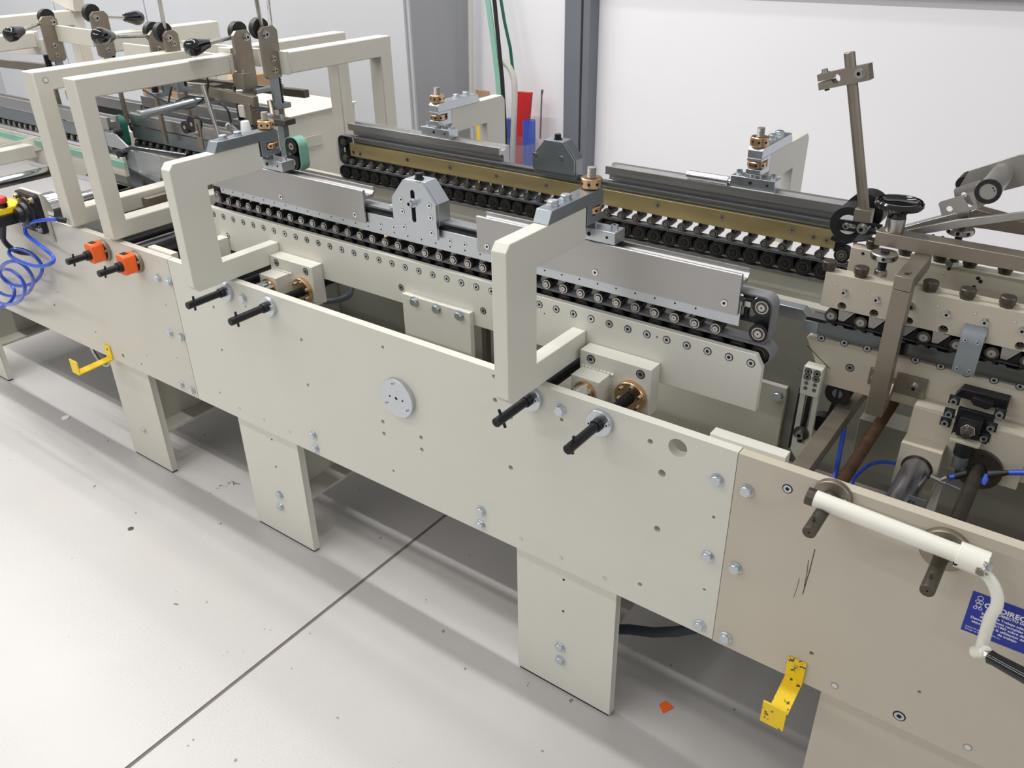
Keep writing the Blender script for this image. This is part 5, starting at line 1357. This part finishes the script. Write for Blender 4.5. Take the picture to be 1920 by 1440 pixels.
# gearbox / motor at the left
gm = thing('gear_motor', 'black square-flanged gear unit with chrome coupling behind the blue coil', 'motor', (-2.72, .0, .82))
c_ = (-2.7031, -0.02, 0.8651)
gx, gz = c_[0], c_[2]
m = MB('oxide'); m.prism([(-.052+0.0, gz-.06), (.05, gz-.06), (.062, gz-.045), (.062, gz+.045), (.05, gz+.06), (-.04, gz+.06), (-.052, gz+.045)] if False else [(gx-.058, gz-.062), (gx+.052, gz-.062), (gx+.058, gz-.055), (gx+.058, gz+.052), (gx+.048, gz+.062), (gx-.052, gz+.062), (gx-.058, gz+.055)], 'y', -.03, -.012); fl_ = part('flange', m, gm, .003)
m = MB('beige_dim'); m.box(gx-.060, gx+.062, -.0118, -.001, gz-.09, gz+.064); part('mount_plate', m, gm, .002)
m = MB('oxide'); m.lathe((gx, -.03, gz), (0, -1, 0), [(.050, 0), (.048, .006), (.036, .010), (.034, .020), (.024, .024), (.022, .036), (.008, .037), (0, .037)], 34); part('nose', m, gm)
for sx, sz in ((-1, 1), (1, 1), (1, -1), (-1, -1)): hw('cap_screw_washer', (gx+sx*.044, -.03, gz+sz*.046), fl_, s=1.2)
m = MB('polished'); m.cyl((gx+.0, .021, gz), (gx, .06, gz), .045, 28); m.cyl((gx, .06, gz), (gx, .10, gz), .036, 26); m.cyl((gx, .10, gz), (gx, .13, gz), .044, 26); part('coupling', m, gm, .002)
# coiled blue hose
ch = thing('coiled_hose', 'bright blue coiled air hose hanging over the left plate', 'hose', (-2.8, -.1, .6))
m = MB('blue_hose'); m.tube([(-2.5298, -0.03, 0.875), (-2.6029, -0.036, 0.8612), (-2.6831, -0.042, 0.8398), (-2.7167, -0.048, 0.8181), (-2.7073, -0.054, 0.8), (-2.6522, -0.06, 0.791), (-2.5829, -0.066, 0.7811), (-2.5571, -0.062, 0.7639), (-2.531, -0.076, 0.7568), (-2.5548, -0.088, 0.7427), (-2.6229, -0.094, 0.7276), (-2.7178, -0.093, 0.7222), (-2.7934, -0.085, 0.7214), (-2.8228, -0.073, 0.7273), (-2.815, -0.058, 0.7334), (-2.7766, -0.044, 0.7302), (-2.7393, -0.034, 0.7123), (-2.7267, -0.03, 0.682), (-2.7546, -0.033, 0.6446), (-2.7994, -0.041, 0.6137), (-2.8632, -0.055, 0.5918), (-2.9225, -0.069, 0.5948), (-2.9223, -0.083, 0.6282), (-2.8835, -0.091, 0.6629), (-2.8162, -0.094, 0.6969), (-2.7543, -0.09, 0.7134), (-2.7242, -0.08, 0.6988), (-2.7321, -0.066, 0.6607), (-2.7859, -0.051, 0.6109), (-2.881, -0.039, 0.5555), (-2.9952, -0.031, 0.5127), (-3.0924, -0.03, 0.4964), (-3.1368, -0.036, 0.5135), (-3.0842, -0.048, 0.5702), (-2.973, -0.062, 0.6242), (-2.8697, -0.076, 0.6564), (-2.7813, -0.088, 0.6616), (-2.7391, -0.094, 0.6412), (-2.764, -0.093, 0.6027), (-2.8453, -0.085, 0.5516), (-2.9713, -0.073, 0.5038), (-3.0925, -0.058, 0.4808), (-3.1773, -0.044, 0.4861), (-3.1572, -0.034, 0.5337), (-3.0843, -0.03, 0.5691), (-3.0212, -0.033, 0.5696), (-2.9657, -0.041, 0.5507), (-2.9647, -0.055, 0.5212), (-3.0061, -0.069, 0.4911), (-3.0657, -0.083, 0.4712), (-3.1281, -0.091, 0.4687)], .0058, 10, 4); part('tube', m, ch)
m = MB('black'); m.cyl((-2.5135, -0.035, 0.8797), (-2.4994, -0.02, 0.8733), .0085, 14); part('sleeve', m, ch)
# bundle of grey cables below the left plate
cbn = thing('cable_bundle', 'grey cable coils hanging behind the left yellow hook', 'cable', (-2.7, .1, .35))
for k, (dx, r_) in enumerate(((0, .075), (.02, .066), (.035, .058), (-.01, .084))):
    m = MB('grey_hose' if k % 2 else 'steel')
    cc = (-2.7771, 0.1, 0.3151)
    m.tube([(cc[0]+dx+r_*math.cos(a)*.9, .10+.02*k, cc[2]+.02+r_*math.sin(a)*1.1) for a in [2*PI*i/40 for i in range(41)]], .006, 8); part('coil', m, cbn)
# small holes bar (left arm) and lower arms
bar('support_bar', (-3.8887, 0.3, 0.7913), (-3.3548, 0.38, 0.9171), .04, .05, 'beige_old', 'beige arm with small holes entering from the left edge')
m = MB('brownsteel'); m.box(-2.472, -2.440, .215, .455, .862, .890)
solo('slide_bar', m, 'dark square bar lying between the left tube frames', 'bar', bevel=.001)
# ============================================================ background left: electrical box, crates, cabinet
eb_ = thing('electrical_box', 'beige sheet-metal box behind the left section, below the back frames', 'box', (-2.85, 1.1, .6))
m = MB('beige_old'); m.prism([(-3.25, .90), (-2.62, .90), (-2.62, 1.30), (-3.25, 1.30)], 'z', .72, .985); part('body', m, eb_, .002)
m = MB('beige_old'); m.box(-3.26, -2.61, .895, 1.305, .985, .99); part('lid', m, eb_, .001)
m = MB('beige_dim'); m.box(-2.62, -2.61, .98, 1.10, .86, .90); part('latch', m, eb_, .001)
m = MB('cardboard'); m.box(-3.9, -3.45, 1.15, 1.55, .6, 1.0)
solo('cardboard_box', m, 'brown cardboard box behind the loop of black cable', 'box', bevel=.002)
m = MB('beige_dim'); m.box(-3.9, -3.40, 1.1, 1.6, 0, .5995)
solo('low_cabinet', m, 'grey-beige low cabinet carrying the cardboard box', 'cabinet', bevel=.002)
m = MB('beige_dim'); m.box(-3.25, -2.62, .92, 1.28, 0, .7195)
solo('box_stand', m, 'beige stand under the sheet-metal box', 'stand', bevel=.002)
cabn = thing('cabinet', 'tall pale grey steel cabinet against the back wall', 'cabinet', (-4.0, 2.1, 0))
m = MB('cabinet'); m.box(-6.9, -2.80, 1.86, 2.295, 0, 2.1); part('carcass', m, cabn, .003)
for k in range(4):
    m = MB('cabinet'); m.box(-2.815-1.02*(k+1)+.012, -2.815-1.02*k-.0, 1.842, 1.859, .08, 2.06); part('door', m, cabn, .003)
m = MB('cabinet_side_shade'); m.box(-2.799, -2.797, 1.875, 2.28, .02, 2.08); part('side_panel', m, cabn)  # thin sheet carrying the cabinet side's shade in its darker grey
# leaning tubes, strips and tools in the corner
def upright(name, pts, r, key, label, cat):
    m = MB(key); m.tube(pts, r, 12, 6); return solo(name, m, label, cat)
upright('pipe', [(-2.731, 2.22, 1.385), (-2.7473, 2.22, 0.9314), (-2.7514, 2.22, 0.6389), (-2.7586, 2.22, 0.1896)], .011, 'tube_white', 'thin white pipe standing along the cabinet side', 'pipe')
def strip(pts, w, key, label):
    m = MB(key)
    for i in range(len(pts)-1):
        a, b = pts[i], pts[i+1]; o = len(m.v)
        for q in (a, b): m.v += [(q[0]-w/2, q[1], q[2]), (q[0]+w/2, q[1], q[2]), (q[0]+w/2, q[1]+.006, q[2]), (q[0]-w/2, q[1]+.006, q[2])]
        for f in ((3, 2, 1, 0), (4, 5, 6, 7), (0, 1, 5, 4), (1, 2, 6, 5), (2, 3, 7, 6), (3, 0, 4, 7)): m.face([o+j for j in f])
    return solo('hanging_belt', m, label, 'belt')
strip([(-2.4353, 1.95, 1.408), (-2.4023, 1.95, 1.1989), (-2.3784, 1.95, 1.024), (-2.3674, 1.95, 0.8873), (-2.3667, 1.95, 0.5717)], .026, 'green_belt', 'pale green belt strip leaning in the corner by the cabinet')
strip([(-2.3799, 1.93, 1.4105), (-2.358, 1.93, 1.2034), (-2.3372, 1.93, 1.0077), (-2.3294, 1.93, 0.8481), (-2.3267, 1.93, 0.5824)], .018, 'black', 'black belt strip beside the pale green one')
strip([(-2.5562, 2.2, 1.3904), (-2.5212, 2.2, 1.2128), (-2.4897, 2.2, 1.099), (-2.4678, 2.2, 0.9339)], .014, 'green_dark', 'dark green belt strip arching behind the white bow handle')
upright('trolley', [(-2.4206, 2, 0.5521), (-2.4022, 2, 0.8755), (-2.3972, 2, 1.0564), (-2.3614, 2, 1.0614), (-2.3297, 2, 1.0211), (-2.3191, 2, 0.9536), (-2.3279, 2, 0.7882), (-2.3412, 2, 0.564), (-2.3575, 2, 0.216)], .0135, 'tube_white', 'white bent-tube hand trolley bow standing in the corner', 'trolley')
p_ = [(-2.4526, 2.2, 0.906), (-2.3717, 2.2, 0.9087), (-2.3669, 2.17, 0.777), (-2.3844, 2.12, 0.5298), (-2.4134, 2.12, 0.5254)]
m = MB('red'); m.prism([(q[0], q[2]) for q in ((-2.4381, 2.18, 0.9104), (-2.3577, 2.18, 0.9131), (-2.374, 2.18, 0.7744), (-2.4572, 2.18, 0.313), (-2.5116, 2.18, 0.3034))], 'y', 2.18, 2.2)
solo('red_board', m, 'red board leaning in the corner behind the blue tube', 'board', bevel=.002)
m = MB('blue_film'); a_ = (-2.2407, 2, 0.8338); m.cyl((a_[0], 2.0, 0), (a_[0], 2.0, a_[2]), .028, 30, r1=.029, inner=None, caps=False)
m.use('clear_film').cyl((a_[0]-.05, 2.0, 0.001), (a_[0]-.05, 2.0, a_[2]-.10), .085, 32, caps=False)
solo('plastic_roll', m, 'translucent blue and clear plastic rolls standing on end', 'roll')
m = MB('blue_film'); a_ = (-2.4107, 2.08, 0.8079); m.cyl((a_[0], 2.08, 0), (a_[0], 2.08, a_[2]), .02, 24)
solo('plastic_roll', m, 'narrow blue plastic roll behind the white bow handle', 'roll')
m = MB('zinc_dark'); m.tube([(-2.3302, 2.22, 0.6966), (-2.3351, 2.24, 0.9157)], .004, 8); m.cyl((-2.335, 2.24, 0.9011), (-2.3321, 2.24, 0.9208), .006, 8)
solo('thin_rod', m, 'thin dark rod leaning on the white wall, left of the grey column', 'rod')
m = MB('cardboard'); a_ = (-2.6663, 2.15, 0.9037); b_ = (-2.5838, 2.15, 0.8319); m.box(a_[0], b_[0], 2.15, 2.16, 0, a_[2])
solo('clipboard', m, 'brown board leaning behind the back support frame', 'board', bevel=.003)
m = MB('yellow'); a_ = (-2.6261, 2.1, 0.7755); b_ = (-2.5944, 2.1, 0.7436); m.prism([(a_[0], a_[2]), (b_[0]+.02, b_[2]), (b_[0]+.02, 0), (a_[0], 0)], 'y', 2.1, 2.12)
solo('yellow_tool', m, 'small yellow tool showing under the back support frame arm', 'tool')

m = MB('beige_old'); m.box(-2.915, -2.36, .500, .530, .998, 1.012)
solo('cover_strip', m, 'flat beige strip below the guide rollers and the hollow pipe', 'strip', bevel=.001)
m = MB('dark_polished'); m.box(-2.95, -2.34, .30, .42, .868, .871)
solo('slide_sheet', m, 'dark glossy sheet lying between the nearest left tube frames', 'cover')
